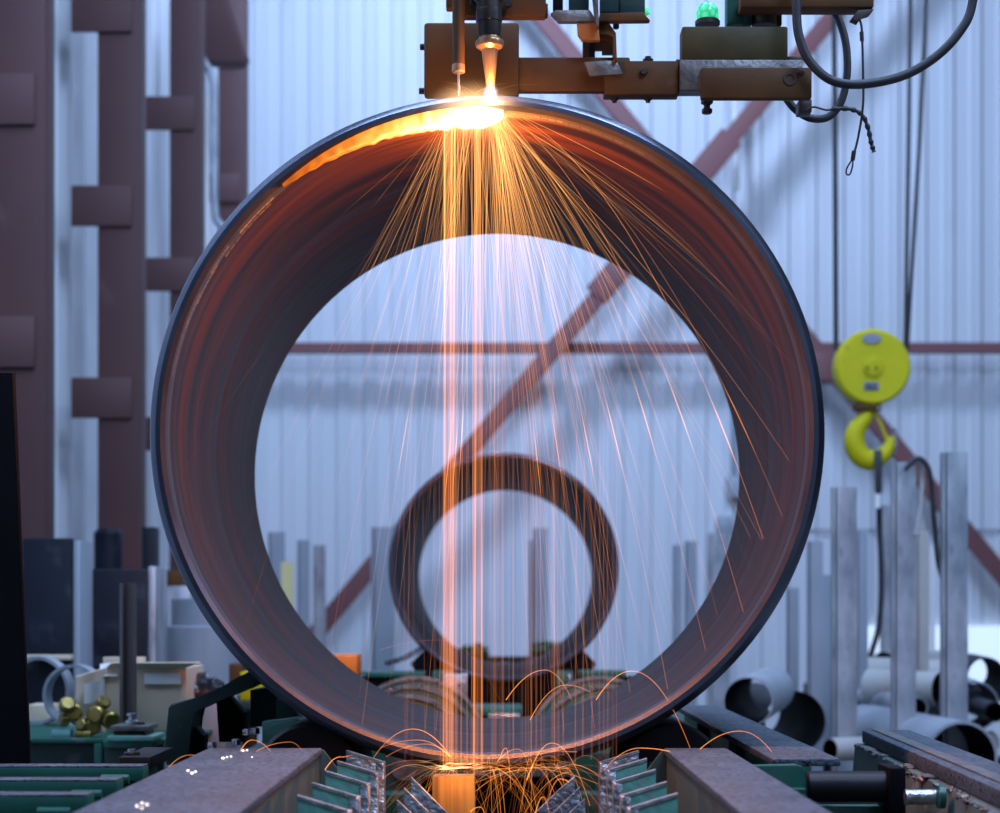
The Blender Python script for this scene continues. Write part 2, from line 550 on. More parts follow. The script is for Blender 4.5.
# molten band round the cut, inside the lip
mb = MB()
NA, NB = 110, 6
grid = []
for i in range(NA + 1):
    f = i / NA
    ang = math.radians(-3 + 42.5 * f)
    row = []
    wid = .105 * (1 - f) ** .8 + .022 * (1 - f) ** .4 + .002
    wid *= 1 + .25 * noise.noise(Vector((f * 22, 0, 3)))
    y0 = 3.402 + .012 * f
    if f < .10:
        wid *= .06 + .94 * math.sin(f / .10 * math.pi / 2)
    for j in range(NB + 1):
        g_ = j / NB
        th = .009 * math.sin(math.pi * g_) * (1.15 - f) + .0015
        th *= 1 + .5 * noise.noise(Vector((f * 40, g_ * 4, 0)))
        rr = .5755 - th
        yy_ = y0 + wid * g_
        if j == 0:
            rr, yy_ = .5765 + .0075 * min(1, f / .09) * (1 - f * .6) * (1 - f ** 4), 3.3985 + .008 * f ** 4
        v = mb.bm.verts.new((BX - math.sin(ang) * rr, yy_, BZ + math.cos(ang) * rr))
        e_ = max(0.0, 1 - abs(g_ - .4) / .62)
        t_ = (1 - f) ** 1.1 * (.35 + .65 * e_) + .12 * noise.noise(Vector((f * 30, g_ * 5, 7)))
        stops = ((0, (.55, .10, .01)), (.18, (1.1, .27, .03)), (.38, (2.2, .80, .14)), (.6, (5, 2.8, 1.0)), (1, (12, 9.5, 6)))
        t_ = min(.999, max(0, t_))
        for (ta_, ca_), (tb_, cb_) in zip(stops, stops[1:]):
            if ta_ <= t_ <= tb_:
                q_ = (t_ - ta_) / (tb_ - ta_)
                mb.heat[v] = tuple(a_ + (b_ - a_) * q_ for a_, b_ in zip(ca_, cb_))
        row.append(v)
    grid.append(row)
for a_, b_ in zip(grid, grid[1:]):
    for j in range(NB):
        mb.bm.faces.new((a_[j], a_[j + 1], b_[j + 1], b_[j]))
tag(mb.build('molten_slag', 'molten'), 'white-hot molten band trailing left along the cut inside the large pipe', 'molten metal', kind='stuff')
# thin fading scale flakes still glowing further round the lip
mb = MB()
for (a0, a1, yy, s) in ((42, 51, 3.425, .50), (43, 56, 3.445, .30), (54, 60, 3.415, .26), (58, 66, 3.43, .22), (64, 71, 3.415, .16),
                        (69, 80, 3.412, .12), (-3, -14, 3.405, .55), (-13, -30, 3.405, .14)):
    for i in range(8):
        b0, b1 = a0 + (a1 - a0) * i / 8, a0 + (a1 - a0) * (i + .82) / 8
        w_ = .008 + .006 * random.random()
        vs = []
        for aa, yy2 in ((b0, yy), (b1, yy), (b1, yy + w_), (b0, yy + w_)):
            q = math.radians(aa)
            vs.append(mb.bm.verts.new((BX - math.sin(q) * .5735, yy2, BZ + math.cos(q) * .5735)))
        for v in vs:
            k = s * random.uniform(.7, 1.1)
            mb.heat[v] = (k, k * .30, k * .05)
        mb.bm.faces.new(vs)
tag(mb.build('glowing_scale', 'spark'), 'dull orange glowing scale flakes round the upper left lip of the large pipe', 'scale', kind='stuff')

# ------------------------------------------------------------------ torch and its arm
d = 3.40
t = thing('cutting_torch', 'sooty cutting torch with a tapered nozzle pointing down at the pipe', 'torch', P(490, 90, d))
q = lambda px, py: P(px, py, d)
tc_ = q(490, 0)
u = 1.789e-3
prof = lambda L_: [(r * u, (yy) * u) for r, yy in L_]
up = Vector((-.02, 0, 1)).normalized()
tip = q(490.5, 91)
MB().lathe(prof([(0, 0), (3.2, 0), (4.2, 3), (5.2, 12), (7.2, 30), (8.2, 42), (8.2, 46), (0, 46)]), tip, up, 28).build('nozzle', 'copper', t)
MB().lathe(prof([(0, 41), (9, 41), (13.5, 44), (14.5, 47), (13.8, 50), (11, 52), (10.5, 56), (0, 56)]), tip, up, 28).build('collar', 'copper', t)
MB().lathe(prof([(0, 54), (11.5, 54), (12.2, 60), (12.2, 68), (13.2, 69), (13.2, 80), (12.4, 81), (12.4, 88), (15, 92), (15, 106), (12, 107), (12, 150), (0, 150)]), tip, up, 28).build('body', 'torchdark', t)
h = thing('torch_holder', 'brown clamp block gripping the torch at the top edge of the picture', 'clamp', P(500, 18, 3.42))
MB().pbox(462, -40, 546, 16, 3.44, 3.47, .004).build('block', 'rust', h)
MB().pbox(543, 3, 548, 14, 3.45, 3.48).build('lug', 'rust', h)
MB().pbox(446, -3, 464, 7, 3.45, 3.48).build('lug', 'rust', h)
for px in (474, 508):
    MB().hexbolt(P(px, 4, 3.43), (0, -1, 0), .008, .008).build('bolt', 'torchdark', h)
h = thing('height_probe', 'thin brown probe rod hanging just left of the torch', 'rod', P(458, 95, 3.40))
MB().cyl(P(458.5, -60, 3.40), P(458.5, 66, 3.40), 6.2 * u, 18, bev=.001).build('rod', 'rust', h)
MB().cyl(P(458.5, 64, 3.40), P(458.5, 73, 3.40), 6.6 * u, 18, bev=.002).build('tip_sleeve', 'copper', h)
MB().cyl(P(458.5, 72, 3.40), P(458.8, 96, 3.40), 1.3 * u, 10).build('needle', 'bright', h)

a = thing('torch_boom', 'brown weathered steel arm carrying the torch across the top', 'boom', P(600, 95, 3.56))
MB().pbox(424, 22, 519, 97, 3.56, 3.58, .006).build('back_plate', 'rust', a)
for (px, py) in ((424, 47), (423, 91)):
    MB().cyl(P(px + 2, py, 3.59), P(px - 4, py, 3.59), .006, 12, bev=.001).build('bolt', 'torchdark', a)
MB().pbox(517, 57, 630, 91.5, 3.57, 3.59, .003).build('boom_bar', 'rust', a)
MB().pbox(604, 60.5, 679, 94.5, 3.56, 3.60, .003).build('sleeve', 'rust', a)
MB().pbox(676, 59, 703, 93, 3.575, 3.60, .002).build('inner_bar', 'steelgrey', a)
MB().pprism([(584, 62), (616, 60), (623, 74), (590, 76)], 3.553, 3.559, .0005).build('scuffed_plate', 'steelgrey', a)
for (px, py) in ((614.5, 95.5), (648, 95.5)):
    m_ = MB()
    m_.cyl(P(px, py, 3.59), P(px, py + 7, 3.59), .0045, 10)
    m_.hexbolt(P(px, py + 1.5, 3.59), (0, 0, -1), .0085, .006)
    m_.build('clamp_screw', 'torchdark', a)
MB().hexbolt(P(643.5, 72, 3.56), (0, -1, 0), .0075, .008).build('bolt', 'torchdark', a)
MB().lathe([(0, 0), (.010, 0), (.010, .002), (.006, .004), (.006, .007), (0, .008)], P(648, 60.5, 3.6), (0, 0, 1), 12).build('bolt', 'torchdark', a)

hd = thing('boom_head', 'olive brown steel head block with the green lamp on top', 'block', P(750, 100, 3.56))
MB().pbox(682, 26, 788, 60, 3.55, 3.60, .004).build('upper_box', 'rustgreen', hd)
MB().pbox(680, 59.5, 803, 90, 3.545, 3.57, .002).build('cover_plate', 'steelgrey', hd)
MB().pbox(701, 67, 812, 98.5, 3.525, 3.545, .004).build('front_block', 'rust', hd)
MB().lathe([(.0125, 0), (.0125, .0015), (.0075, .0015), (.0065, -.004), (0, -.004)], P(790, 78.5, 3.5245), (0, -1, 0), 24).build('socket_screw', 'torchdark', hd)
MB().hexbolt(P(801.5, 73, 3.525), (0, -1, 0), .005, .004).build('bolt', 'torchdark', hd)
m_ = MB()
m_.cyl(P(707, 99, 3.57), P(707, 114, 3.57), .006, 12)
m_.hexbolt(P(707, 100, 3.57), (0, 0, -1), .0115, .008)
m_.hexbolt(P(707, 109, 3.57), (0, 0, -1), .010, .009)
m_.build('set_screw', 'torchdark', hd)
MB().pbox(788, 56, 803, 62, 3.56, 3.59).build('end_stop', 'torchdark', hd)
MB().pbox(799, 99, 812, 112, 3.58, 3.62).build('cable_clip', 'torchdark', hd)
MB().cyl(P(764, 26, 3.62), P(764, 8, 3.62), .024, 24, bev=.002).build('spindle', 'rustgreen', hd)
MB().pbox(743, 10, 752, 25, 3.60, 3.64).build('bracket', 'greendark', hd)
MB().pbox(776, 12, 782, 25, 3.62, 3.66).build('bracket', 'rust', hd)

cg = thing('carriage_plate', 'dark brown carriage plate across the top edge above the head block', 'plate', P(805, 10, 3.6))
MB().pbox(741, -8, 874, 7, 3.54, 3.59, .003).build('plate', 'rust', cg)
MB().pbox(727, -60, 745, 24, 3.60, 3.64, .003).build('green_post', 'green', cg)
MB().pbox(760, -60, 860, -8, 3.54, 3.59, .003).build('housing', 'rust', cg)

lm = thing('signal_lamp', 'small lit green domed lamp on the head block', 'lamp', P(707, 25, 3.58))
MB().lathe([(0, 0), (.0235, 0), (.0235, .007), (.021, .008), (.021, .0095), (0, .0095)], P(707.5, 25.2, 3.59), (0, 0, 1), 28).build('base', 'torchdark', lm)
MB().lathe([(.0195, .009), (.0212, .014), (.0212, .022), (.0195, .031), (.015, .038), (.008, .042), (0, .0432)], P(707.5, 25.2, 3.59), (0, 0, 1), 28).build('lens', 'greenlamp', lm)

ls = thing('limit_switch', 'bracketed pair of dark green switch boxes above the arm', 'switch', P(600, 60, 3.58))
MB().pbox(553, -40, 563, 12, 3.55, 3.57).build('side_post', 'black', ls)
MB().pbox(569, -40, 589, 11, 3.55, 3.57).build('switch_box', 'greendark', ls)
MB().pbox(600, -40, 620, 12, 3.55, 3.57).build('switch_box', 'greendark', ls)
MB().pbox(620, -40, 645, 13.5, 3.545, 3.57).build('switch_box', 'greendark', ls)
MB().pprism([(551, 13), (556, 10), (590, 10), (597, 21), (559, 21)], 3.53, 3.55, .001).build('ledge', 'steelgrey', ls)
MB().pprism([(600, 13), (643, 12), (650, 20), (648, 20.5), (598, 21)], 3.53, 3.55, .001).build('ledge', 'rust', ls)
MB().pprism([(589, -40), (597, -40), (599, 26), (596, 25)], 3.515, 3.54, .0005).build('centre_web', 'steelgrey', ls)
MB().pprism([(597, 23), (609, 23), (616, 33), (617, 61), (614, 61), (613, 36), (606, 34), (598, 34)], 3.545, 3.585, .0005).build('hook_plate', 'rust', ls)
m_ = MB()
m_.pprism([(583, 40), (589, 40), (589, 61), (583, 61)], 3.575, 3.60, .0005)
m_.pprism([(588, 40), (613, 34), (613, 54), (602, 54), (602, 50), (595, 50), (595, 61), (588, 61)], 3.59, 3.60, .0)
m_.build('back_bracket', 'torchdark', ls)
MB().pprism([(577, 23), (598, 23), (600, 40), (582, 40), (578, 34)], 3.535, 3.55, .001).build('trip_flag', 'orangeflag', ls)
MB().hexbolt(P(616, 23, 3.57), (0, 0, -1), .006, .011).build('bolt', 'torchdark', ls)
MB().cyl(P(645, 9, 3.56), P(648.5, 14, 3.56), .006, 12).build('pilot_light', 'greenlamp', ls)

# hoses and lanyards
tag(MB().tube(spline([P(797, -60, 3.50), P(796.5, 10, 3.50), P(800, 40, 3.50), P(811, 63, 3.50), P(833, 81, 3.50), P(865, 84, 3.5), P(905, 75, 3.5), P(938, 55, 3.5),
                      P(961, 30, 3.5), P(972, 5, 3.5), P(978, -50, 3.5)], 8), 4.6 * 1.84e-3, 14).build('hose', 'rubber'),
    'thick black hose looping widely under the carriage plate to the top right', 'hose')
tag(MB().tube(spline([P(828, 2, 3.66), P(839, 20, 3.66), P(846, 45, 3.66), P(847, 75, 3.66), P(841, 102, 3.66), P(828, 117, 3.66), P(810, 118, 3.66), P(795, 109, 3.66), P(786, 98, 3.66)], 8),
              3.9 * 1.93e-3, 12).build('hose', 'rubber'), 'shorter black hose curling under the head block behind the wide loop', 'hose')
ly = thing('lanyard', 'thin black wire lanyard hanging straight with an empty eye loop', 'lanyard', P(852, 173, 3.55))
m_ = MB()
m_.pprism([(851, 19), (858, 10), (874, 9), (870, 14), (862, 16), (858, 22)], 3.54, 3.56, .0005)
m_.build('clip', 'torchdark', ly)
MB().tube(spline([P(858, 15, 3.55), P(861, 24, 3.55), P(862, 34, 3.55), P(863, 70, 3.55), P(863, 105, 3.55), P(858, 138, 3.55), P(853, 157, 3.55)], 6), 1.25 * u, 8).build('wire', 'rubber', ly)
MB().cyl(P(861.5, 32, 3.55), P(862, 41, 3.55), 2.2 * u, 10).build('ferrule', 'torchdark', ly)
MB().cyl(P(854, 151, 3.55), P(852.6, 160, 3.55), 2.4 * u, 10).build('ferrule', 'torchdark', ly)
MB().tube(spline([P(852.5, 159, 3.55), P(847, 168, 3.55), P(846.5, 174, 3.55), P(850, 174, 3.55), P(852.5, 166, 3.55), P(852.8, 159, 3.55)], 6), .9 * u, 7).build('eye_loop', 'rubber', ly)
ly = thing('lanyard', 'short black frayed lanyard bent over beside the straight one', 'lanyard', P(870, 152, 3.57))
MB().tube(spline([P(806, 110, 3.57), P(814, 107, 3.57), P(826, 110, 3.57), P(833, 109, 3.57)], 6), 1.1 * u, 8).build('eye_loop', 'rubber', ly)
rp_ = spline([P(832, 109, 3.57), P(850, 109, 3.57), P(862, 115, 3.57), P(868, 128, 3.57), P(871, 142, 3.57), P(874, 152, 3.57)], 6)
MB().tube(rp_, [(2.4 + .7 * math.sin(i * 1.9)) * u for i in range(len(rp_))], 8).build('sleeve', 'rubber', ly)

# ------------------------------------------------------------------ hoist
hz = 9.0
s9 = hz / F
hc = P(871, 368, hz)
ho = thing('hoist_block', 'round yellow hoist pulley block hanging on dark cables', 'hoist block', P(871, 408, hz))
RR = 37.5 * s9
MB().lathe([(0, 0), (RR - .012, 0), (RR, .012), (RR, .10), (RR - .012, .112), (0, .112)], hc + Vector((0, -.056, 0)), (0, 1, 0), 56).build('casing', 'yellow', ho)
MB().lathe([(0, -.014), (.034, -.014), (.040, -.010), (.048, -.010), (.052, 0), (0, 0)], hc + Vector((0, -.056, 0)), (0, 1, 0), 32).build('hub_cap', 'yellow', ho)
for px in (867.5, 876):
    MB().hexbolt(P(px, 368, hz - .07), (0, -1, 0), .0075, .006).build('bolt', 'torchdark', ho)
e = MB()
e.lathe([(0, 0), (.045, 0), (.045, .004), (0, .004)], (0, 0, 0), (0, 1, 0), 32)
for v in e.bm.verts:
    v.co = Vector((v.co.x, v.co.y, v.co.z * .52)) + P(872, 338.5, hz - .063)
e.build('oval_badge', 'signgrey', ho)
MB().pbox(864, 382, 879, 390, hz - .062, hz - .056, .0005).build('rating_plate', 'signgrey', ho)
for k in range(3):
    MB().pbox(865.5, 383.3 + k * 2.2, 877.5 - 2 * (k % 2), 384.2 + k * 2.2, hz - .0635, hz - .062, 0).build('plate_line', 'black', ho)
MB().pbox(855, 404, 882, 410, hz - .04, hz + .04, .004).build('yoke', 'rust', ho)
MB().cyl(P(872, 329, hz), P(872, 335, hz), .02, 12).build('top_nut', 'yellow', ho)
MB().ball(P(878.5, 408, hz - .05), .010, 8).build('grease_nipple', 'bright', ho)
# hook: swept taper
hk = thing('hoist_hook', 'yellow lifting hook with a safety latch below the pulley block', 'hook', P(868, 469, hz))
hp = [(869, 409, 4), (866, 417, 7), (858, 427, 9), (854, 438, 10), (856, 449, 10.5), (863, 458, 10.5), (873, 460, 10), (883, 455, 8), (889, 446, 6), (891, 437, 4)]
pp = spline([P(x, y, hz) for x, y, _ in hp], 6)
rr_ = spline([Vector((r, 0, 0)) for *_, r in hp], 6)
hm = MB()
hm.tube(pp, [r.x * s9 for r in rr_], 14)
hm.build('hook', 'yellow', hk)
MB().tube([P(874, 410, hz - .01), P(881, 425, hz - .01), P(887, 440, hz - .01)], .008, 8).build('latch', 'yellow', hk)
MB().tube(spline([P(893, 428, hz), P(896, 440, hz), P(893, 452, hz), P(888, 456, hz)], 5), .010, 8).build('latch_spring', 'bright', hk)
sl = thing('sling', 'black lifting strap hanging down from the yellow hook', 'sling', P(868, 668, hz - .02))
MB().bar(P(878, 450, hz - .06), P(878.5, 492, hz - .06), .036, .012, up=(0, 1, 0), bev=.002).build('webbing', 'rubber', sl)
MB().bar(P(878.5, 490, hz - .06), P(879, 530, hz - .06), .024, .012, up=(0, 1, 0), bev=.002).build('webbing', 'steel_dark', sl)
MB().bar(P(878, 494, hz - .075), P(878, 508, hz - .075), .022, .004, up=(0, 1, 0)).build('tag', 'paper', sl)
sp_ = spline([P(879, 525, hz - .06), P(881, 560, hz - .06), P(881, 600, hz - .06), P(878, 630, hz - .06), P(871, 655, hz - .06), P(864, 690, hz - .06), P(850, 800, hz - .06)], 6)
MB().tube(sp_, .014, 8).build('tail', 'rubber', sl)
tag(MB().tube([P(833, -60, hz), P(835, 120, hz), P(836, 350, hz)], .013, 8).build('hoist_cable', 'rubber'), 'single dark cable coming down to the left side of the pulley block', 'cable')
tag(MB().tube([P(911, -60, hz), P(909, 120, hz), P(905, 352, hz)], .010, 8).build('hoist_cable', 'rubber'), 'inner of the two dark cables above the right side of the pulley block', 'cable')
tag(MB().tube([P(929, -60, hz + .03), P(919, 150, hz + .03), P(907, 350, hz + .03)], .010, 8).build('hoist_cable', 'rubber'), 'outer slanting dark cable above the right side of the pulley block', 'cable')


# ------------------------------------------------------------------ galvanised posts
def post(px0, px1, py, d, label, m='galv', lip=True, tilt=0, group='upright galvanised channel posts'):
    a, b = P(px0, py, d), P(px1, py, d)
    w = b.x - a.x
    r = MB()
    # channel: web towards the camera, two flanges going back
    tkn = .006
    if lip:
        poly = [(a.x, d), (a.x + w * .09, d), (a.x + w * .10, d + .03), (a.x + w * .16, d + .03), (a.x + w * .17, d), (b.x, d), (b.x, d + w * .55), (b.x - tkn, d + w * .55), (b.x - tkn, d + .036), (a.x + tkn, d + .036), (a.x + tkn, d + w * .55), (a.x, d + w * .55)]  # notch cut in to stand for shading on the left flange
    else:
        poly = [(a.x, d), (b.x, d), (b.x, d + w * .6), (a.x, d + w * .6)]
    lo = [r.bm.verts.new((x, y, 0)) for x, y in poly]
    hi = [r.bm.verts.new((x + tilt, y, a.z)) for x, y in poly]
    n = len(poly)
    r.bm.faces.new(lo)
    r.bm.faces.new(hi)
    for i in range(n):
        r.bm.faces.new((lo[i], lo[(i + 1) % n], hi[(i + 1) % n], hi[i]))
    return tag(r.build('channel_post', m, smooth=False), label, 'post', group)


post(833, 857, 487, 7.2, 'galvanised post left of the hanging strap, right of the large pipe')
post(893, 916, 462, 7.0, 'galvanised post just right of the yellow hook')
post(881, 892, 505, 9.7, 'paler galvanised post half hidden beside the hanging strap')
post(943, 968, 452, 6.9, 'tallest galvanised post, nearest the right edge')
post(808, 823, 541, 8.2, 'narrow galvanised post close to the right rim of the large pipe', 'galvdim')
post(821, 832, 575, 8.6, 'thin dark galvanised post behind the two nearest the large pipe rim', 'galvdim')
post(787, 799, 588, 8.8, 'short galvanised post lowest beside the large pipe right rim', 'galvdim')
post(857, 868, 530, 8.0, 'dim galvanised post behind the strap tail', 'galvdim')
post(917, 929, 530, 7.8, 'stained pale post standing between the two tallest posts', 'cream')
post(930, 935, 545, 10.5, 'thin white upright strip between the two tallest posts', 'white', False)
# seen through the large pipe
post(371, 394, 527, 10.6, 'wide grey post just left of the small pipe', 'galvdim')
post(268, 284, 532, 10.8, 'grey post farthest left in view through the large pipe', 'galvdim')
post(297, 309, 540, 11, 'grey post beside the pale yellow bar', 'galvdim')
post(313, 325, 545, 11.1, 'pale edged grey post right of the one by the yellow bar', 'galv')
post(281, 293, 562, 10.2, 'pale yellow upright bar inside the left of the large pipe', 'yellowish', False, group='painted bars')
post(533, 548, 528, 11, 'grey post seen through the small pipe', 'galvdim')
post(529, 536, 540, 11.2, 'thin grey post edge behind the one seen through the small pipe', 'galvdim')
post(673, 682, 545, 11, 'left of the twin grey posts right of the small pipe', 'galvdim')
post(685, 697, 541, 11, 'right of the twin grey posts right of the small pipe', 'galvdim')
post(708, 730, 533, 11.4, 'broad pale post below the grey wall box', 'galv')
# straps over the post tops
tag(MB().tube(spline([P(905, 470, 6.97), P(915, 459, 6.97), P(923, 461, 6.97), P(930, 475, 6.97), P(934, 520, 6.97), P(938, 560, 6.97), P(943, 580, 6.97)], 6), .010, 8).build('cable', 'rubber'),
    'black cable draped over the post beside the yellow hook', 'cable')
tag(MB().tube(spline([P(912, 461, 7.0), P(921, 464, 7.0), P(922, 490, 7.0), P(920, 515, 7.0), P(916, 535, 7.0)], 6), .009, 8).build('strap', 'cream'),
    'pale strap hanging inside the draped black cable', 'strap')

# white low panel on the right, emission added to make it bright
dm = bpy.data.materials.new('daylit white panel')
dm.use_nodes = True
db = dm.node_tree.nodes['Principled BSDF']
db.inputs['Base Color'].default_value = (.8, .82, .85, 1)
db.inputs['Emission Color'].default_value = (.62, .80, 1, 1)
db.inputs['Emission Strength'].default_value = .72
M['selflit'] = dm
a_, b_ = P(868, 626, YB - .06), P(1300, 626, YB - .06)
tag(MB().box(a_.x, YB - .065, .45, b_.x, YB - .035, a_.z).build('glow_panel_1', 'selflit', smooth=False), kind='structure')
a_ = P(700, 640, 12.4)

# ------------------------------------------------------------------ pipe stack on the right
def stock(px, py, r_px, d, L, ydir, label, m='cream', wall=.1, bore='black'):
    c_ = P(px, py, d)
    r = r_px * d / F
    root = thing('stock_pipe', label, 'pipe', (c_.x, c_.y, c_.z - r), 'stacked stock pipes')
    ax = Vector(ydir).normalized()
    ri = r * (1 - wall)
    MB().lathe([(ri, 0), (r, 0), (r, L), (ri, L)], c_, ax, 40).build('shell', m, root)
    MB().lathe([(ri, 0), (ri, L)], c_, ax, 40).build('bore', bore, root)
    return root


stock(795, 722, 31, 7.0, .8, (-.06, 1, 0), 'dark mouthed pipe left in the stack with light showing through', 'steel_dark', .03)
stock(748, 702, 25, 6.2, .70, (.25, .97, .02), 'grey pipe beside the large pipe with its mouth cut off by it', 'galvdim', .05)
stock(962, 758, 37, 6.6, 1.2, (-.08, 1, 0), 'widest stacked pipe with a pale rim near the beam', 'galvdim', .08)
stock(917, 708, 12, 7.3, 1.0, (-.1, 1, 0), 'small pipe with a thick pale rim between two posts', 'galv', .2)
stock(940, 690, 18, 7.6, .32, (-.75, .66, .02), 'cream pipe lying crosswise between two posts', 'cream', .06)
stock(958, 682, 22, 8.4, .45, (-.85, .5, .02), 'upper cream pipe lying crosswise behind the tallest post', 'cream', .06)
stock(986, 676, 19, 8.0, .35, (.05, 1, .02), 'short ring of pipe at the right edge, light showing through', 'steel_dark', .07)
stock(974, 706, 25, 7.7, .35, (.1, 1, .02), 'open pipe ring below the one at the right edge', 'galvdim', .06)
stock(995, 712, 10, 7.2, .8, (.1, 1, 0), 'small black mouthed pipe at the right edge', 'steel_dark', .12)
stock(884, 668, 17, 9.2, .5, (.75, .65, 0), 'cream pipe behind the strap tail', 'cream', .06)
stock(874, 700, 12, 8.2, .25, (.6, .8, 0), 'lower pale pipe end behind the strap tail', 'galvdim', .1)
stock(830, 750, 12, 6.9, .8, (.85, .5, 0), 'pale pipe lying under the dark mouthed one', 'cream', .1)
stock(951, 716, 13, 7.4, .8, (.1, 1, 0), 'dark pipe mouth behind the tallest post', 'steel_dark', .08)
rk = thing('pipe_rack', 'dark steel rack under the stacked pipes at the right', 'rack', (2.0, 7.7, 0))
MB().box(1.5, 9.3, .75, 3.4, 9.4, .84, .004).build('rail', 'steel_dark', rk)
for xx in (1.6, 3.3):
    MB().box(xx - .04, 9.3, 0, xx + .04, 9.39, .751, .004).build('leg', 'steel_dark', rk)
for yy in (6.75, 8.3):
    MB().box(.75, yy, .46, 3.4, yy + .1, .555, .004).build('rail', 'steel_dark', rk)
    for xx in (.8, 2.0, 3.3):
        MB().box(xx - .04, yy, 0, xx + .04, yy + .09, .461, .004).build('leg', 'steel_dark', rk)

# ------------------------------------------------------------------ things stacked at the left wall
tk = thing('square_tube', 'dark mottled steel block standing on end at the left', 'steel block', P(49, 900, 6.0) * 1)
tk.location = (P(49, 600, 6).x, 6.1, 0)
A0, A1 = P(22, 538, 6.0), P(71, 538, 6.0)
MB().box(A0.x, 6.0, 0, A1.x, 6.22, A0.z, .006).build('body', 'steel_dark', tk)
MB().box(A1.x, 6.03, 0, A1.x + .022, 6.22, A0.z - .005, .004).build('edge_strip', 'galvdim', tk)
tag(MB().pbox(24, 655, 70, 660, 5.94, 5.995).build('batten', 'card'), 'thin rusty batten lying across the dark block at the left', 'batten')
tk = thing('square_tube', 'taller dark blue steel block behind the brown angle post', 'steel block', (P(115, 600, 6.5).x, 6.6, 0))
A0, A1 = P(80, 569, 6.5), P(147, 569, 6.5)
MB().box(A0.x, 6.5, 0, A1.x, 6.75, A0.z, .006).build('body', 'steel_dark', tk)
MB().box(A1.x, 6.52, 0, A1.x + .026, 6.75, A0.z + .01, .006).build('edge_strip', 'galv', tk)
tk = thing('steel_drum', 'dark round pipe standing behind the second red column foot', 'pipe', (P(99, 600, 8.4).x, 8.55, 0))
c_ = P(99, 527, 8.5)
MB().lathe([(0, 0), (.065, 0), (.065, c_.z - .02), (.05, c_.z), (0, c_.z)], (c_.x, 8.7, 0), (0, 0, 1), 24).build('body', 'steel_dark', tk)
tk = tag(MB().pbox(142, 527, 155, 900, 7.6, 7.7).build('flat_bar', 'steel_dark'), 'dark flat bar upright right of the second red column', 'bar')
for (px0, px1, py, dd, lab) in ((166, 236, 598, 7.3, 'grey upright cylinder behind the cardboard box'), (161, 236, 626, 7.0, 'lower grey upright cylinder in front of the taller one')):
    a1, a2 = P(px0, py, dd), P(px1, py, dd)
    rr2 = (a2.x - a1.x) / 2
    tag(MB().lathe([(0, 0), (rr2, 0), (rr2, a1.z - .004), (rr2 - .004, a1.z), (rr2 * .93, a1.z), (rr2 * .93, a1.z - .3), (0, a1.z - .3)], ((a1.x + a2.x) / 2, dd + rr2, 0), (0, 0, 1), 40).build('upright_cylinder', 'galvdim'), lab, 'cylinder', 'grey upright cylinders')
tag(MB().pbox(158, 570, 180, 586, 8.0, 8.15).build('timber_block', 'rust'), 'small brown block on the shelf left of the large pipe rim', 'block')
tag(MB().pbox(157, 586, 190, 895, 8.0, 8.3).build('white_cabinet', 'galv'), 'pale steel cabinet under the small brown block', 'cabinet')

# bench at the left with the bits on it
BZT = .872
BXR = -.79
bn = thing('bench', 'dark green steel bench at the left carrying brass fittings and a carton', 'bench', (-1.2, 5.3, 0))
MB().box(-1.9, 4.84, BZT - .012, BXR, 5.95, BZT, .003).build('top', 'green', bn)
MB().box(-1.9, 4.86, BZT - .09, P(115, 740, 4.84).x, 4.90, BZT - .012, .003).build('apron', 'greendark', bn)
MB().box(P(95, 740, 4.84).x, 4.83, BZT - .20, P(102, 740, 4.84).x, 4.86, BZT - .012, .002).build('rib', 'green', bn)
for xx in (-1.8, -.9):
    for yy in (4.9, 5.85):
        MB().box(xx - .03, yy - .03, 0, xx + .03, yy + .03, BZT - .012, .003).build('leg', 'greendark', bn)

bx = thing('cardboard_box', 'open cardboard carton with white labels behind the brass fittings', 'box', (P(140, 700, 5.15).x, 5.3, BZT))
p0, p1 = P(106, 662, 5.12), P(186, 662, 5.12)
MB().box(p0.x, 5.12, BZT + .001, p1.x, 5.42, P(0, 668, 5.12).z, .003).build('body', 'card', bx)
MB().hexa([P(106, 668, 5.12), P(186, 668, 5.12), P(200, 663, 5.09), P(112, 663, 5.10), P(106, 667, 5.125), P(186, 667, 5.125), P(200, 662, 5.095), P(112, 662, 5.105)]).build('flap', 'card', bx)
MB().hexa([P(76, 677, 5.0), P(106, 668, 5.12), P(106, 740, 5.12), P(76, 735, 5.0), P(76, 676, 5.01), P(106, 667, 5.13), P(106, 740, 5.13), P(76, 735, 5.01)]).build('side', 'card', bx)
MB().pbox(144, 673, 181, 684, 5.112, 5.118, 0).build('label', 'paper', bx)
MB().hexa([P(84, 684, 4.99), P(104, 679, 5.09), P(104, 700, 5.09), P(84, 704, 4.99), P(84, 684, 4.993), P(104, 679, 5.093), P(104, 700, 5.093), P(84, 704, 4.993)]).build('label', 'paper', bx)
MB().pbox(103, 657, 144, 672, 5.38, 5.41, .001).build('rear_flap', 'card', bx)
MB().hexa([P(100, 676, 5.11), P(118, 676, 5.11), P(118, 662, 5.2), P(100, 664, 5.2), P(100, 676, 5.113), P(118, 676, 5.113), P(118, 662, 5.203), P(100, 664, 5.203)]).build('sheet', 'paper', bx)

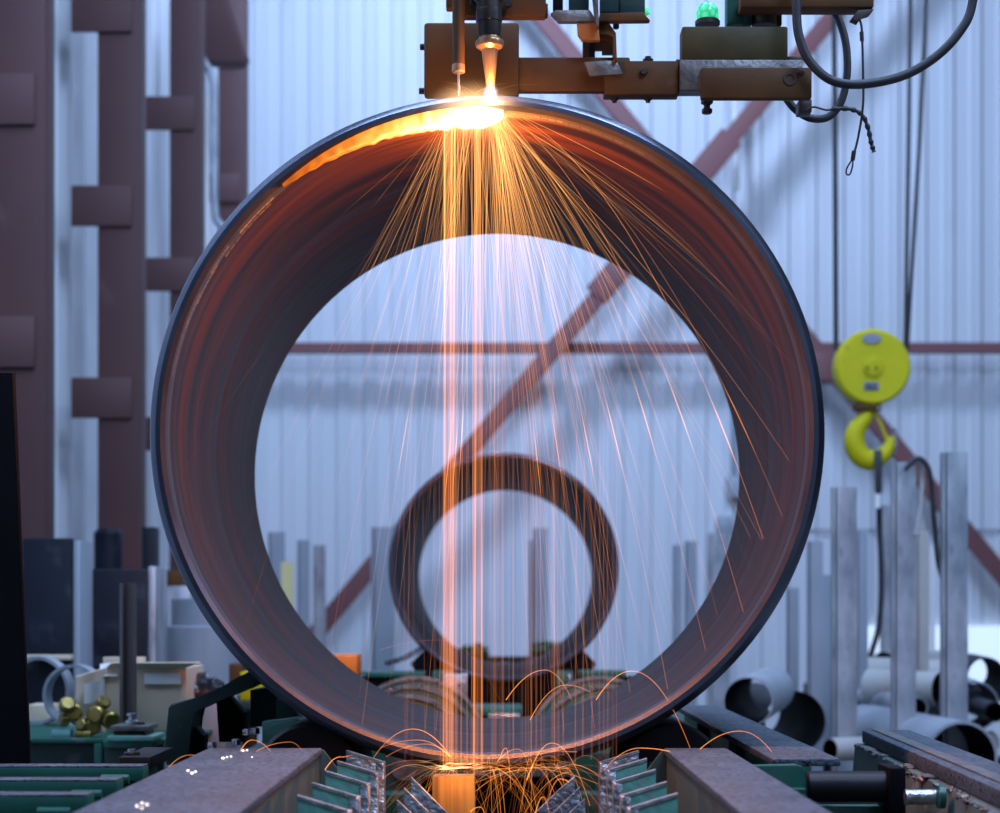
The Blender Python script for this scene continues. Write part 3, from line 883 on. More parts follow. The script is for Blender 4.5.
an = MB()
p0, p1 = P(118, 583, 4.98), P(133, 583, 4.98)
an.prism([(0, 0), (1, 0), (1, 1)], 0, 1) if False else None
w_ = p1.x - p0.x
poly = [(p0.x, 5.0), (p0.x + w_ * .3, 4.98), (p0.x + w_ * .36, 5.0), (p1.x, 4.98), (p1.x, 5.03), (p0.x, 5.04)]
lo = [an.bm.verts.new((x, y, BZT)) for x, y in poly]
hi = [an.bm.verts.new((x, y, p0.z)) for x, y in poly]
an.bm.faces.new(lo)
an.bm.faces.new(hi)
for i in range(6):
    an.bm.faces.new((lo[i], lo[(i + 1) % 6], hi[(i + 1) % 6], hi[i]))
tag(an.build('angle_post', 'tan', smooth=False), 'dark brown angle iron post standing in front of the carton', 'post')

for (px, py, r, dd, lab) in ((36, 716, 34, 5.45, 'pale pipe ring leaning beside the black panel'), (72, 718, 31, 5.35, 'pale pipe ring behind the brass fittings')):
    c_ = P(px, py, dd)
    rr2 = r * dd / F
    c_.z = BZT + rr2
    tag(MB().lathe([(rr2, 0), (rr2, .05), (rr2 * .91, .05), (rr2 * .91, 0)], c_, (.15, 1, 0), 48, closed=True).build('pipe_ring', 'galv'), lab, 'ring', 'pale pipe rings on the bench')
tag(MB().pbox(26, 705, 50, 737, 5.62, 5.75).build('wood_block', 'card'), 'tan block inside the pipe ring beside the black panel', 'block')
tag(MB().ball(P(203, 692, 5.3), .055, 12, (1.0, .8, .85), .6, 3).build('plastic_bag', 'bag'), 'crumpled black plastic bag right of the carton', 'bag')
tag(MB().pbox(184, 700, 226, 760, 5.22, 5.45).build('bag_stand', 'galvdim'), 'grey steel box the black bag sits on', 'box')

# brass fittings
bf = thing('brass_manifold', 'cluster of brass knobs and fittings on thin stems on the bench', 'fittings', P(90, 742, 4.9))
bf.location.z = BZT
knobs = [(67, 705, 8, (.4, -.8, .5)), (64, 720, 7, (-.9, -.5, 0)), (74, 713, 9, (.1, -1, .2)), (82, 725, 6, (-.3, -.9, .2)), (93, 727, 8, (.3, -1, .1)),
         (103, 703, 7, (.6, -.6, .5)), (97, 715, 9, (-.2, -1, .1)), (110, 720, 9, (.5, -.9, -.1)), (88, 722, 6, (.1, -1, 0))]
kb = 4.9 / F
for i, (px, py, r, ax) in enumerate(knobs):
    c_ = P(px, py, 4.9 + .01 * (i % 3))
    av = Vector(ax).normalized()
    k = MB().lathe([(0, 0), (r * kb * .8, 0), (r * kb, r * kb * .25), (r * kb, r * kb * 1.1), (r * kb * .75, r * kb * 1.3), (0, r * kb * 1.3)], c_ - av * r * kb * .6, av, 18).build('knob', 'brass', bf)
    MB().tube([c_ - av * r * kb * .5, (c_ - av * r * kb) * .5 + P(88, 735, 4.93) * .5 + Vector((0, .01, 0)), Vector((P(74 + (px - 60) * .55, 735, 4.93).x, 4.93, BZT + .01))], .003, 6).build('stem', 'bright', bf)
MB().cyl(P(76, 735, 4.9), P(92, 735, 4.9), 5.5 * kb, 16, bev=.002).build('manifold_body', 'brass', bf)
tag(MB().lathe([(0, 0), (.022, 0), (.022, .048), (0, .048)], P(53, 737, 4.9), (1, 0, 0), 20).build('bottle', 'teal'), 'teal canister lying at the left foot of the brass fittings', 'canister')

# clamp stack right of the brass
cl = thing('clamp_stack', 'bolted green and grey clamp plates at the foot of the angle post', 'clamp', (P(125, 742, 4.7).x, 4.75, 0))
MB().pbox(103, 740, 152, 748, 4.66, 4.8).build('plate', 'green', cl)
MB().pbox(110, 726, 148, 731, 4.66, 4.8).build('plate', 'steelgrey', cl)
MB().pbox(113, 731, 145, 737, 4.68, 4.8).build('plate', 'torchdark', cl)
MB().pbox(107, 736, 154, 741, 4.65, 4.8).build('plate', 'greenworn', cl)
MB().lathe([(0, 0), (.012, 0), (.018, .006), (.018, .012), (.010, .016), (.007, .025), (.014, .026), (.014, .031), (0, .033)], P(132, 726, 4.72), (0, 0, 1), 16).build('bolt', 'bright', cl)
MB().hexbolt(P(141, 726, 4.72), (0, 0, 1), .011, .010).build('bolt', 'torchdark', cl)
MB().box(P(106, 748, 4.7).x, 4.68, 0, P(150, 748, 4.7).x, 4.79, P(0, 748, 4.66).z + .002, .003).build('pedestal', 'greendark', cl)

# black panel at the left edge
p0 = P(-60, 372, 3.2)
bp_ = MB().pprism([(-70, 372), (14, 372), (30, 772), (31, 1320), (-70, 1320)], 3.2, 3.212, .003).build('guard_panel', 'black')
tag(bp_, 'tall black guard panel standing at the left edge', 'panel')

# ------------------------------------------------------------------ the roller bed machine
def floorbox(mb, x0, y0, x1, y1, z1, z0=0.0, bev=.004):
    return mb.box(x0, y0, z0, x1, y1, z1, bev)


# three green bars running in from the left
for (px, py0, py1, dd, lab) in ((143, 767.5, 781, 3.09, 'farthest and longest of the three green bars at the lower left'),
                                (117, 781.5, 797, 2.85, 'middle of the three green bars at the lower left'),
                                (87, 796.5, 815, 2.62, 'nearest and shortest of the three green bars at the lower left')):
    r = thing('green_bar', lab, 'bar', (P(px, py1, dd).x - .4, dd, P(0, py1, dd).z), 'green cross bars at the lower left')
    e1, e0 = P(px, py0, dd), P(px, py1, dd)
    MB().box(e1.x - .9, dd, e0.z, e1.x, dd + .05, e1.z, .002).build('body', 'green', r)
    MB().box(e1.x - .9, dd + .001, e1.z, e1.x - .001, dd + .049, e1.z + .0025, .0008).build('worn_top', 'beamtop', r)
    MB().cyl((e1.x - .065, dd - .012, e0.z + .004), (e1.x - .02, dd - .012, e0.z + .004), .008, 10).build('weld_lug', 'green', r)
    MB().box(e1.x - .18, dd + .005, e0.z - .05, e1.x - .02, dd + .045, e0.z + .002, .002).build('foot', 'greendark', r)
sd = thing('bar_stand', 'dark green stand carrying the three green bars', 'stand', (-.9, 2.9, 0))
zt = P(0, 781, 3.09).z - .05
MB().box(-1.5, 2.40, .55, -.60, 3.20, zt - .002, .004).build('deck', 'greendark', sd)
for xx in (-1.45, -.65):
    for yy in (2.45, 3.15):
        MB().box(xx - .04, yy - .04, 0, xx + .04, yy + .04, .552, .003).build('leg', 'greendark', sd)


def front_beam(name, label, xl, xr, y0, y1, zt, side):
    """wide box beam pointing under the pipe; side = +1 when its inner face looks right"""
    r = thing(name, label, 'beam', ((xl + xr) / 2, (y0 + y1) / 2, 0), 'dusty front beams')
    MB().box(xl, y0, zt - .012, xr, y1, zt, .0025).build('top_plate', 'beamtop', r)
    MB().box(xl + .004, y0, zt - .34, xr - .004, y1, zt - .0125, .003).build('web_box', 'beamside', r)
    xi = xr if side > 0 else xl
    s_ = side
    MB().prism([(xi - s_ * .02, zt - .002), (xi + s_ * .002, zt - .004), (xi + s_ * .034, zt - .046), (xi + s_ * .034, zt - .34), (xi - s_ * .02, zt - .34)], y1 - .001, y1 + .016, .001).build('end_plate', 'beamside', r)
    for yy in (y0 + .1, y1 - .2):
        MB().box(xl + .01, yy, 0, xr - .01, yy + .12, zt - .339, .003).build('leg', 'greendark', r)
    return r


zt = .962
yf = (H - zt) * F / (748 - 610)
xl_, xr_ = P(215, 749, yf).x, P(322, 749, yf).x
front_beam('front_beam', 'broad dusty steel beam at the lower left with glowing beads on top', xl_ - .012, xr_, 1.6, yf, zt, 1)
# low bevelled edge strip on the left beam's outer side
xl2, xr2 = P(664, 748, yf).x, P(722, 748, yf).x
front_beam('front_beam', 'dusty steel beam at the lower right pointing under the large pipe', xl2, xr2 + .008, 1.6, yf, zt, -1)

# hot beads lying on the left beam
def topz(px, py, z):
    dd = (H - z) * F / (py - VY)
    return P(px, py, dd)


mbm = None
for (px, py, r) in ((188, 770.5, 1.5), (192, 773, 1.6), (195.5, 771.5, 1.3), (137, 806, 1.7), (142, 803, 1.6), (147, 804.5, 1.7), (142, 808, 1.4),
                    (223, 758, 1.7), (227, 757, 1.2), (231, 756.5, 1.2), (243, 750.6, 1.4), (247, 750.2, 1.2), (252, 757, .9)):
    c_ = topz(px, py, zt + .002)
    b_ = MB().ball(c_, r * c_.y / F, 8, (1.1, 1, .8))
    for v in b_.bm.verts:
        b_.heat[v] = (2.0, 1.75, 1.7)
    tag(b_.build('slag_bead', 'molten'), 'tiny white-hot slag bead on the left dusty beam', 'bead', 'white-hot slag beads on the left beam')

# toothed slat combs under the pipe
def slats(pts, side, label0, names):
    for i, (px, py, w_px, dd) in enumerate(pts):
        c_ = P(px, py, dd)
        s_ = dd / F
        w = w_px * s_
        x0, x1 = (c_.x, c_.x + w) if side > 0 else (c_.x - w, c_.x)
        sl_ = .30 * w
        zA, zB = (c_.z, c_.z - sl_) if side > 0 else (c_.z - sl_, c_.z)
        root = thing('slat', names[i], 'slat', ((x0 + x1) / 2, dd, .60), label0)
        MB().prism([(x0, .60), (x1, .60), (x1, zB), (x0, zA)], dd, dd + .012, .002).build('plate', 'greenworn' if i else 'spatter', root)
        # worn bright inner edge and top lip
        xi0, xi1 = (x1 - .010, x1 + .004) if side > 0 else (x0 - .004, x0 + .010)
        zi = zB if side > 0 else zA
        MB().box(xi0, dd - .002, .60, xi1, dd + .045, zi - .002, .002).build('worn_edge', 'spatter', root)
        MB().hexa([(x0, dd - .0015, zA - .0035), (x1, dd - .0015, zB - .0035), (x1, dd - .0015, zB + .001), (x0, dd - .0015, zA + .001),
                   (x0, dd + .014, zA - .0035), (x1, dd + .014, zB - .0035), (x1, dd + .014, zB + .001), (x0, dd + .014, zA + .001)]).build('top_lip', 'bright', root)


for cx0, cx1, lab in ((P(297, 0, 2.64).x - .01, P(382, 0, 3.3).x + .01, 'dark bar carrying the left comb of slats'), (P(602, 0, 3.3).x - .01, P(678, 0, 2.64).x + .01, 'dark bar carrying the right comb of slats')):
    tag(MB().box(cx0, 2.60, 0, cx1, 3.37, .5995, .003).build('comb_base', 'greendark'), lab, 'base')
order = ['rearmost', 'fourth', 'middle', 'second', 'nearest']
slats([(346, 751, 36, 3.30), (337, 761.5, 38, 3.13), (325, 771.5, 41, 2.97), (312, 783.5, 44, 2.80), (297, 796, 50, 2.64)], 1,
      'left comb of worn slats', ['%s worn green slat in the left comb below the large pipe' % o for o in order])
slats([(639, 751, 37, 3.30), (647, 759, 37, 3.13), (656, 770, 40, 2.97), (667, 782.5, 43, 2.80), (678, 794, 47, 2.64)], -1,
      'right comb of worn slats', ['%s worn green slat in the right comb below the large pipe' % o for o in order])
# inner spiked plates
def spike(poly, dd, lab):
    return tag(MB().pprism(poly, dd, dd + .012, .001).build('spiked_plate', 'spatter'), lab, 'plate', 'spatter crusted plates in the middle')


spike([(411, 777), (452, 818), (452, 1000), (411, 1000)], 3.05, 'rear spatter crusted plate left of the orange lit post')
spike([(404, 788), (432, 816), (432, 1000), (404, 1000)], 2.95, 'middle spatter crusted plate left of the orange lit post')
spike([(397, 800), (418, 820), (418, 1000), (397, 1000)], 2.85, 'nearest spatter crusted plate left of the orange lit post')
spike([(575, 776), (575, 1000), (534, 1000), (534, 814), (560, 789)], 3.05, 'rear spatter crusted plate right of the orange lit post')
spike([(580, 787), (580, 1000), (548, 1000), (548, 818)], 2.95, 'middle spatter crusted plate right of the orange lit post')
spike([(585, 799), (585, 1000), (560, 1000), (560, 822)], 2.85, 'nearest spatter crusted plate right of the orange lit post')
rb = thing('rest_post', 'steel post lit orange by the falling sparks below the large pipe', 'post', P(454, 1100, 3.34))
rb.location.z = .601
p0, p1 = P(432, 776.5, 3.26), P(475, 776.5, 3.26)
MB().box(p0.x, 3.26, .609, p1.x, 3.32, p0.z, .003).build('column', 'sparklit', rb)
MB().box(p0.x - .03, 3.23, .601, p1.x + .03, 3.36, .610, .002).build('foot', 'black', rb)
tr_ = thing('slag_tray', 'black slag tray in the shadow under the large pipe', 'tray', (0, 3.2, 0))
MB().box(-.19, 2.2, .56, .17, 4.6, .60, .003).build('floor_plate', 'black', tr_)
MB().box(-.19, 4.56, .60, .17, 4.60, .80, .003).build('end_wall', 'black', tr_)
for yy in (2.3, 4.4):
    MB().box(-.17, yy, 0, .15, yy + .08, .561, .003).build('leg', 'black', tr_)

# drive rollers carrying the large pipe
def roller(name, cx, cz, y0, y1, r, lab, m='blackgloss', rings=None):
    root = thing(name, lab, 'roller', (cx, (y0 + y1) / 2, cz - r))
    MB().lathe([(0, 0), (r * .93, 0), (r, .012), (r, y1 - y0 - .012), (r * .93, y1 - y0), (0, y1 - y0)], (cx, y0, cz), (0, 1, 0), 48).build('drum', m, root)
    MB().cyl((cx, y0 - .05, cz), (cx, y1 + .05, cz), .025, 16).build('axle', 'steelgrey', root)
    for yy in (y0 - .05, y1 + .02):
        MB().box(cx - .045, yy, .10, cx + .045, yy + .03, cz + .03, .004).build('bearing_plate', 'greendark', root)
    MB().box(cx - .07, y0 - .06, 0, cx + .07, y1 + .06, .101, .004).build('bed_plate', 'greendark', root)
    return root


for sx, lab in ((-1, 'black drive roller under the left flank of the large pipe'), (1, 'black drive roller under the right flank of the large pipe')):
    th = math.radians(28)
    roller('drive_roller', -.018 + sx * math.sin(th) * (BR + .102), BZ - math.cos(th) * (BR + .102), 3.50, 3.78, .10, lab)

# ringed idler rollers farther back, seen over the lower rim
def idler(px, lab):
    root = thing('idler_roller', lab, 'roller', (P(px, 750, 5.6).x, 5.5, 0), 'ringed green idler rollers')
    cx = P(px, 750, 5.6).x
    cz = .775
    n_ = 0
    for dd, r in ((5.85, .222), (5.55, .207), (5.25, .192)):
        MB().lathe([(0, 0), (r - .02, 0), (r - .006, .006), (r - .012, .14), (0, .16)], (cx, dd, cz), (0, 1, 0), 64).build('drum', 'green', root)
        MB().lathe([(r - .012, -.004), (r, -.004), (r, .005), (r - .012, .005)], (cx, dd, cz), (0, 1, 0), 64, closed=True).build('bright_ring', 'bright', root)
    MB().box(cx - .08, 5.2, 0, cx + .08, 6.0, .5, .004).build('pedestal', 'greendark', root)
    MB().cyl((cx, 5.12, cz), (cx, 6.05, cz), .035, 16).build('axle', 'steelgrey', root)
    for yy in (5.13, 6.01):
        MB().box(cx - .05, yy, .45, cx + .05, yy + .03, cz + .04, .004).build('bearing_plate', 'greendark', root)


idler(412, 'ringed green idler roller left of centre behind the large pipe')
idler(604, 'ringed green idler roller right of centre behind the large pipe')

# cradle under the small pipe
cr = thing('pipe_cradle', 'dark brown V cradle carrying the small pipe', 'cradle', P(505, 1000, 7.25))
cr.location.z = 0
inner = []
for k in range(13):
    an_ = math.radians(-44 + 88 * k / 12)
    inner.append((.0135 + math.sin(an_) * .4445, 1.3635 - math.cos(an_) * .4445))
inner = [p for p in inner]
poly = [(-.345, inner[0][1] - .05)] + inner + [(.37, inner[-1][1] - .05), (.24, .74), (-.21, .74)]
MB().prism(poly, 7.32, 7.50, .003).build('saddle', 'black', cr)
MB().box(-.2, 7.33, 0, .22, 7.49, .741, .003).build('pedestal', 'greendark', cr)
for sx, (q0, q1) in ((-1, (432, 453)), (1, (556, 573))):
    MB().pbox(q0, 672, q1, 700, 6.9, 7.1).build('cheek', 'green', cr)
    MB().pbox(q0 + 12, 674, q1 + 14 if sx < 0 else q1 - 2, 708, 6.86, 6.9).build('wear_plate', 'bright', cr)
MB().pbox(462, 708, 522, 716, 6.1, 6.4).build('cross_bar', 'green', cr)
MB().pbox(488, 714, 520, 722, 6.05, 6.1).build('wear_plate', 'bright', cr)

# long bed rails and cross bars behind
bd = thing('roller_bed', 'green steel bed frame running back under both pipes', 'machine bed', (0, 6.5, 0))
for (x0, x1) in ((-.62, -.48), (.50, .62)):
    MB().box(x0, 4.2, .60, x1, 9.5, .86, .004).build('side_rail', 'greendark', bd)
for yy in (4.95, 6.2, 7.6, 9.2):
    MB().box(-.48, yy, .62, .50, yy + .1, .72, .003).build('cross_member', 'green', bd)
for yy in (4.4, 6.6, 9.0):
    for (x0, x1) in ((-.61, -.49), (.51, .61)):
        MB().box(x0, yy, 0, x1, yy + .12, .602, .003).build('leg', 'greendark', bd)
MB().pbox(358, 672, 424, 677, 6.7, 6.85).build('rail_top', 'green', bd)
MB().pbox(352, 677, 424, 690, 6.72, 6.85).build('rail_block', 'black', bd)
MB().pbox(580, 671, 626, 677, 6.7, 6.85).build('rail_top', 'green', bd)
MB().pbox(600, 677, 640, 690, 6.72, 6.85).build('rail_block', 'black', bd)
ch = MB()
cp = [P(388 + 34 * k / 9, 663 - 15 * k / 9 + 2.0 * math.sin(k * .35), 6.8) for k in range(10)]
for k, c_ in enumerate(cp):
    res = spline([c_ + Vector((math.cos(a2) * .009, math.sin(a2) * .005 * (k % 2), math.sin(a2) * .006)) for a2 in [i * math.pi / 4 for i in range(9)]], 2)
    ch.tube(res, .0032, 6)
tag(ch.build('chain', 'black'), 'short dark chain beside the left foot of the small pipe', 'chain')
for i, (px, py, r) in enumerate(((470, 650, 8), (484, 655, 9), (462, 645, 5), (532, 652, 7), (547, 646, 9), (555, 641, 5))):
    pass
tag(MB().ball(P(474, 652, 9.55), .05, 12, (1.6, .8, .8), .5, 1).build('valve_gear', 'greenworn'), 'greenish hardware lump seen through the small pipe, at its lower left', 'hardware')
tag(MB().ball(P(546, 649, 9.55), .05, 12, (1.5, .8, .9), .5, 5).build('valve_gear', 'greenworn'), 'greenish hardware lump seen through the small pipe, at its lower right', 'hardware')
hw = thing('rear_stand', 'dark stand beyond the small pipe under the greenish hardware', 'stand', (.1, 9.6, 0))
MB().box(-.30, 9.45, .94, .36, 9.7, .965, .003).build('top', 'greendark', hw)
for xx in (-.25, .31):
    MB().box(xx - .03, 9.5, 0, xx + .03, 9.6, .941, .003).build('leg', 'greendark', hw)

tag(MB().pbox(326, 655, 357, 676, 6.3, 6.5, .004).build('crate', 'orange'), 'bright orange box behind the lower left rim of the large pipe', 'box')
cs = thing('box_stand', 'dark green stand under the orange box', 'stand', (P(335, 700, 6.3).x, 6.4, .861))
MB().box(-.615, 6.28, P(0, 676, 6.3).z - .012, -.455, 6.52, P(0, 676, 6.3).z - .001, .003).build('top', 'greendark', cs)
MB().box(-.61, 6.30, .861, -.50, 6.50, P(0, 676, 6.3).z - .011, .003).build('body', 'greendark', cs)
tag(MB().pbox(229, 664, 242, 694, 5.75, 5.9).build('timber_block', 'rust'), 'brown block between the carton and the large pipe', 'block')
tag(MB().pbox(240, 672, 262, 700, 5.6, 5.72).build('yellow_case', 'yellow'), 'yellow box corner beside the lower left rim of the large pipe', 'box')
cs = thing('side_table', 'low steel table under the yellow box left of the large pipe', 'table', (P(245, 720, 5.7).x, 5.7, 0))
zt2 = P(0, 700, 5.6).z
MB().box(-.81, 5.58, zt2 - .03, -.635, 5.92, zt2 - .0005, .003).build('top', 'greendark', cs)
for xx in (-.755, -.66):
    MB().box(xx - .02, 5.7, 0, xx + .02, 5.76, zt2 - .029, .002).build('leg', 'greendark', cs)

# arched lever bracket at the left of the pipe
lv = thing('lever_bracket', 'dark green cast bracket with an arched arm left of the large pipe', 'bracket', P(210, 770, 3.9))
lv.location.z = .83
arch = [(166, 765), (164, 748), (168, 708), (171, 704), (192, 699), (218, 689), (240, 678), (252, 669), (256, 672), (258, 684), (246, 690), (226, 698), (207, 706), (193, 710), (190, 722), (189, 765)]
MB().pprism(arch, 3.85, 3.99, .004).build('arm', 'greendark', lv)
MB().pprism([(186, 720), (203, 736), (204, 762), (186, 765)], 3.90, 3.97, .002).build('gusset', 'black', lv)
MB().pprism([(216, 700), (228, 696), (243, 714), (244, 742), (219, 742)], 3.95, 4.02, .002).build('gusset', 'black', lv)
MB().pprism([(250, 690), (276, 686), (277, 728), (250, 726)], 4.0, 4.1, .003).build('rear_block', 'greendark', lv)
MB().box(P(150, 768, 3.8).x, 3.70, .60, P(300, 768, 3.8).x, 4.25, .862, .004).build('base', 'greendark', lv)
MB().box(P(156, 768, 3.8).x, 3.72, 0, P(290, 768, 3.8).x, 4.2, .601, .004).build('pedestal', 'greendark', lv)
m_ = MB()
m_.pprism([(262, 722), (296, 718), (312, 724), (290, 742), (262, 744)], 3.80, 3.86, .002)
m_.build('wedge', 'greenworn', lv)
MB().pprism([(276, 700), (284, 700), (304, 722), (276, 724)], 3.92, 3.98, .002).build('wedge', 'green', lv)
for (px, py) in ((247, 735), (255, 734), (212, 748), (236, 745)):
    MB().hexbolt(P(px, py, 3.78), (0, 0, 1), .010, .012).build('bolt', 'bright', lv)
bpl = thing('bolt_plate', 'dark bolted plate at the end of the longest green bar', 'plate', (P(134, 757, 3.45).x, 3.55, 0))
MB().pbox(118, 757, 150, 769, 3.45, 3.7).build('plate', 'torchdark', bpl)
MB().box(P(124, 0, 3.5).x, 3.5, 0, P(145, 0, 3.5).x, 3.6, P(0, 768.9, 3.45).z, .003).build('leg', 'greendark', bpl)
m_ = thing('bolt', 'large dark hexagon bolt on the plate beside the arched bracket', 'bolt', P(132, 757, 3.5))
MB().hexbolt(P(132, 757, 3.5), (0, 0, 1), .016, .010).build('head', 'torchdark', m_)
MB().cyl(P(132, 752, 3.5), P(132, 749, 3.5), .008, 12).build('thread_end', 'bright', m_)

# right-hand rails
RX = .556
rr0 = thing('side_beam', 'green grey flat topped rail running back beside the right front beam', 'beam', (.49, 3.6, 0))
zt = .957
MB().box(.445, 3.10, zt - .012, RX, 4.85, zt, .002).build('top_plate', 'beamtop', rr0)
MB().box(.470, 3.10, .55, .508, 4.85, zt - .0125, .002).build('web', 'green', rr0)
for yy in (3.12, 3.7, 4.3):
    MB().box(.446, yy, .62, .472, yy + .02, zt - .0125, .002).build('stiffener', 'green', rr0)
for yy in (3.2, 4.6):
    MB().box(.45, yy, 0, .51, yy + .1, .551, .003).build('leg', 'greendark', rr0)
gb = thing('green_bracket', 'rounded green plate bracket at the left end of the black roller', 'bracket', P(780, 800, 3.0))
gb.location.z = .6
MB().pprism([(754, 766), (797, 765), (803, 767), (806, 773), (807, 960), (754, 960)], 3.02, 3.05, .002).build('plate', 'green', gb)
MB().pprism([(760, 789), (806, 789), (806, 793), (760, 793)], 2.99, 3.02, .001).build('ledge', 'green', gb)
MB().box(P(758, 0, 3).x, 3.03, 0, P(806, 0, 3).x, 3.09, .62, .003).build('leg', 'greendark', gb)
br = thing('black_roller', 'glossy black horizontal roller at the lower right', 'roller', P(856, 805, 3.05))
MB().cyl(P(806, 786.5, 3.06), P(893, 786.5, 3.06), 15.5 * 3.06 / F, 40, bev=.003).build('drum', 'blackgloss', br)
MB().pbox(890, 768, 906, 814, 3.02, 3.12, .003).build('end_block', 'black', br)
MB().box(P(890, 0, 3.05).x, 3.03, 0, P(905, 0, 3.05).x, 3.11, P(0, 813, 3.02).z, .003).build('leg', 'black', br)
MB().pbox(806, 806, 895, 1000, 3.1, 3.13).build('backing_sheet', 'green', br)
zt = .952
eb = thing('end_beam', 'heavy green beam with a flat grey top at the lower right corner', 'beam', (.78, 2.9, 0))
xa = P(862, 730, (H - zt) * F / 120).x
yfar = (H - zt) * F / 120
def skew(x0, x1, z0, z1, y0, y1, k=-.045):
    """beam slightly askew: x shifts by k per metre towards the camera"""
    sh = (y1 - y0) * k
    return [(x0 + sh, y0, z0), (x1 + sh, y0, z0), (x1 + sh, y0, z1), (x0 + sh, y0, z1), (x0, y1, z0), (x1, y1, z0), (x1, y1, z1), (x0, y1, z1)]


MB().hexa(skew(xa, xa + .10, zt - .026, zt, 1.8, yfar), .003).build('top_bar', 'beamtop', eb)
MB().hexa(skew(xa + .02, xa + .045, zt - .001, zt + .003, 1.8, yfar), .001).build('wear_strip', 'steelgrey', eb)
w8 = skew(xa - .055, xa + .12, .45, zt - .027, 1.8, yfar + .0)
w8[3] = (w8[3][0] + .04, w8[3][1], w8[3][2])
w8[7] = (w8[7][0] + .04, w8[7][1], w8[7][2])
MB().hexa(w8, .004).build('body', 'dustgreen', eb)
sb = MB()
for k in range(60):
    f = k / 59
    yy = 1.9 + (yfar - 1.95) * f
    sb.ball((xa - .012 + (yfar - yy) * -.045 + random.uniform(-.006, .006), yy, zt - .030 + random.uniform(-.006, .004)), random.uniform(.004, .011), 8, (1, 2.2, .6), .5, k)
sb.build('weld_seam', 'steelgrey', eb)
MB().box(xa - .10, 2.1, 0, xa + .05, 3.8, .451, .004).build('plinth', 'greendark', eb)
MB().cyl(P(905, 797, 2.9), P(942, 797, 2.9), .012, 14).build('pin', 'bright', eb)
MB().cyl(P(938, 797, 2.88), P(944, 797, 2.88), .018, 14).build('pin_collar', 'green', eb)


# ------------------------------------------------------------------ sparks
def hot(k, w=0.0):
    """k strength, w whiteness"""
    return (k, k * (.26 + .48 * w), k * (.05 + .62 * w * w))


def flight(p, v, t1, n=12, g=9.81, t0=0.0):
    out = []
    for i in range(n + 1):
        t_ = t0 + (t1 - t0) * i / n
        out.append(Vector((p[0] + v[0] * t_, p[1] + v[1] * t_, p[2] + v[2] * t_ - .5 * g * t_ * t_)))
    return out


def end_time(p, v, zend):
    a_, b_, c_ = -.5 * 9.81, v[2], p[2] - zend
    return (-b_ - math.sqrt(b_ * b_ - 4 * a_ * c_)) / (2 * a_)


SRC = P(484, 104, 3.41)
fan = MB()
rnd = random.Random(5)
for i in range(560):
    # mostly to the right of the torch, thinner to the left, a bundle straight down
    sp_ = rnd.uniform(1.4, 4.6)
    if i < 380:
        th_ = abs(rnd.gauss(0, 27)) - 3
        px0 = rnd.uniform(486, 504)
    elif i < 505:
        th_ = -abs(rnd.gauss(0, 21))
        px0 = rnd.uniform(446, 476)
    else:
        th_ = rnd.gauss(2, 4)
        px0 = rnd.uniform(446, 500)
    th_ = math.radians(max(-55, min(68, th_)))
    vx, vz = sp_ * math.sin(th_), -sp_ * math.cos(th_)
    vy = rnd.gauss(.02, .30)
    p = P(px0, 106 + rnd.uniform(0, 12), 3.41 + abs(rnd.gauss(0, .03)))
    te = end_time(p, (vx, vy, vz), .93)
    # keep inside the bore until the path leaves through the open ends
    r_ = rnd.random()
    if r_ < .62:
        ta, tb = te * rnd.uniform(0, .06), te * rnd.uniform(.20, .58)
    elif r_ < .76:
        ta, tb = 0.0, te
    else:
        ta = te * rnd.uniform(.15, .5)
        tb = min(te, ta + te * rnd.uniform(.2, .6))
    n_ = 14
    path = flight(p, (vx, vy, vz), tb, n_, t0=ta)
    k0 = rnd.choice((.06, .08, .11, .16, .32)) * .80
    heats, rads = [], []
    keep = []
    for j, q_ in enumerate(path):
        rad = math.hypot(q_.x - BX, q_.z - BZ)
        if rad > BI - .004 and q_.z < 2.05:
            break
        keep.append(q_)
        fall = (path[0].z - q_.z) / 1.15
        base = max(0.0, 1 - 1.6 * ((SRC.z - q_.z) / 1.15))
        fade = min(1, j / 1.5 + (1 if ta == 0 else .1)) * min(1, (n_ - j) / 3 + .05)
        s_ = k0 * (.55 + .8 * base) * fade
        heats.append(hot(s_ * 1.25, .30 * base + .06))
        rads.append((.00030 + .0006 * k0) * (.85 + .3 * base))
    if len(keep) > 3:
        fan.tube(keep, rads, 4, heats, caps=False)
# a few long bright ones flying wide to the right
for (vx, vy, vz, k0) in ((1.35, .02, -.35, .9), (1.20, -.02, -.55, .8), (1.02, .04, -.7, .7), (.86, .0, -1.0, .8), (1.6, .1, -.6, .45), (.72, 0, -1.3, .7),
                         (-.34, .0, -2.6, .55), (-.45, .0, -3.1, .6), (-.62, .02, -1.2, .45), (-.25, 0, -2.0, .7), (.62, 0, -2.2, .6), (.50, .0, -2.9, .6)):
    p = (SRC.x + .01, SRC.y, SRC.z)
    te = end_time(p, (vx, vy, vz), .93)
    keep = [q_ for q_ in flight(p, (vx, vy, vz), te, 30) if math.hypot(q_.x - BX, q_.z - BZ) < BI - .004]
    hs = [hot(k0 * (.62 - .3 * j / 30 + (.5 if 16 < j < 19 else 0)), .25 * (1 - j / 30)) for j in range(len(keep))]
    fan.tube(keep, [.00042 + (.0005 if 16 < j < 19 else 0) for j in range(len(keep))], 4, hs, caps=False)
tag(fan.build('spark_shower', 'spark', base=False), 'fan of fine orange sparks spraying down from the cut', 'sparks', kind='stuff')

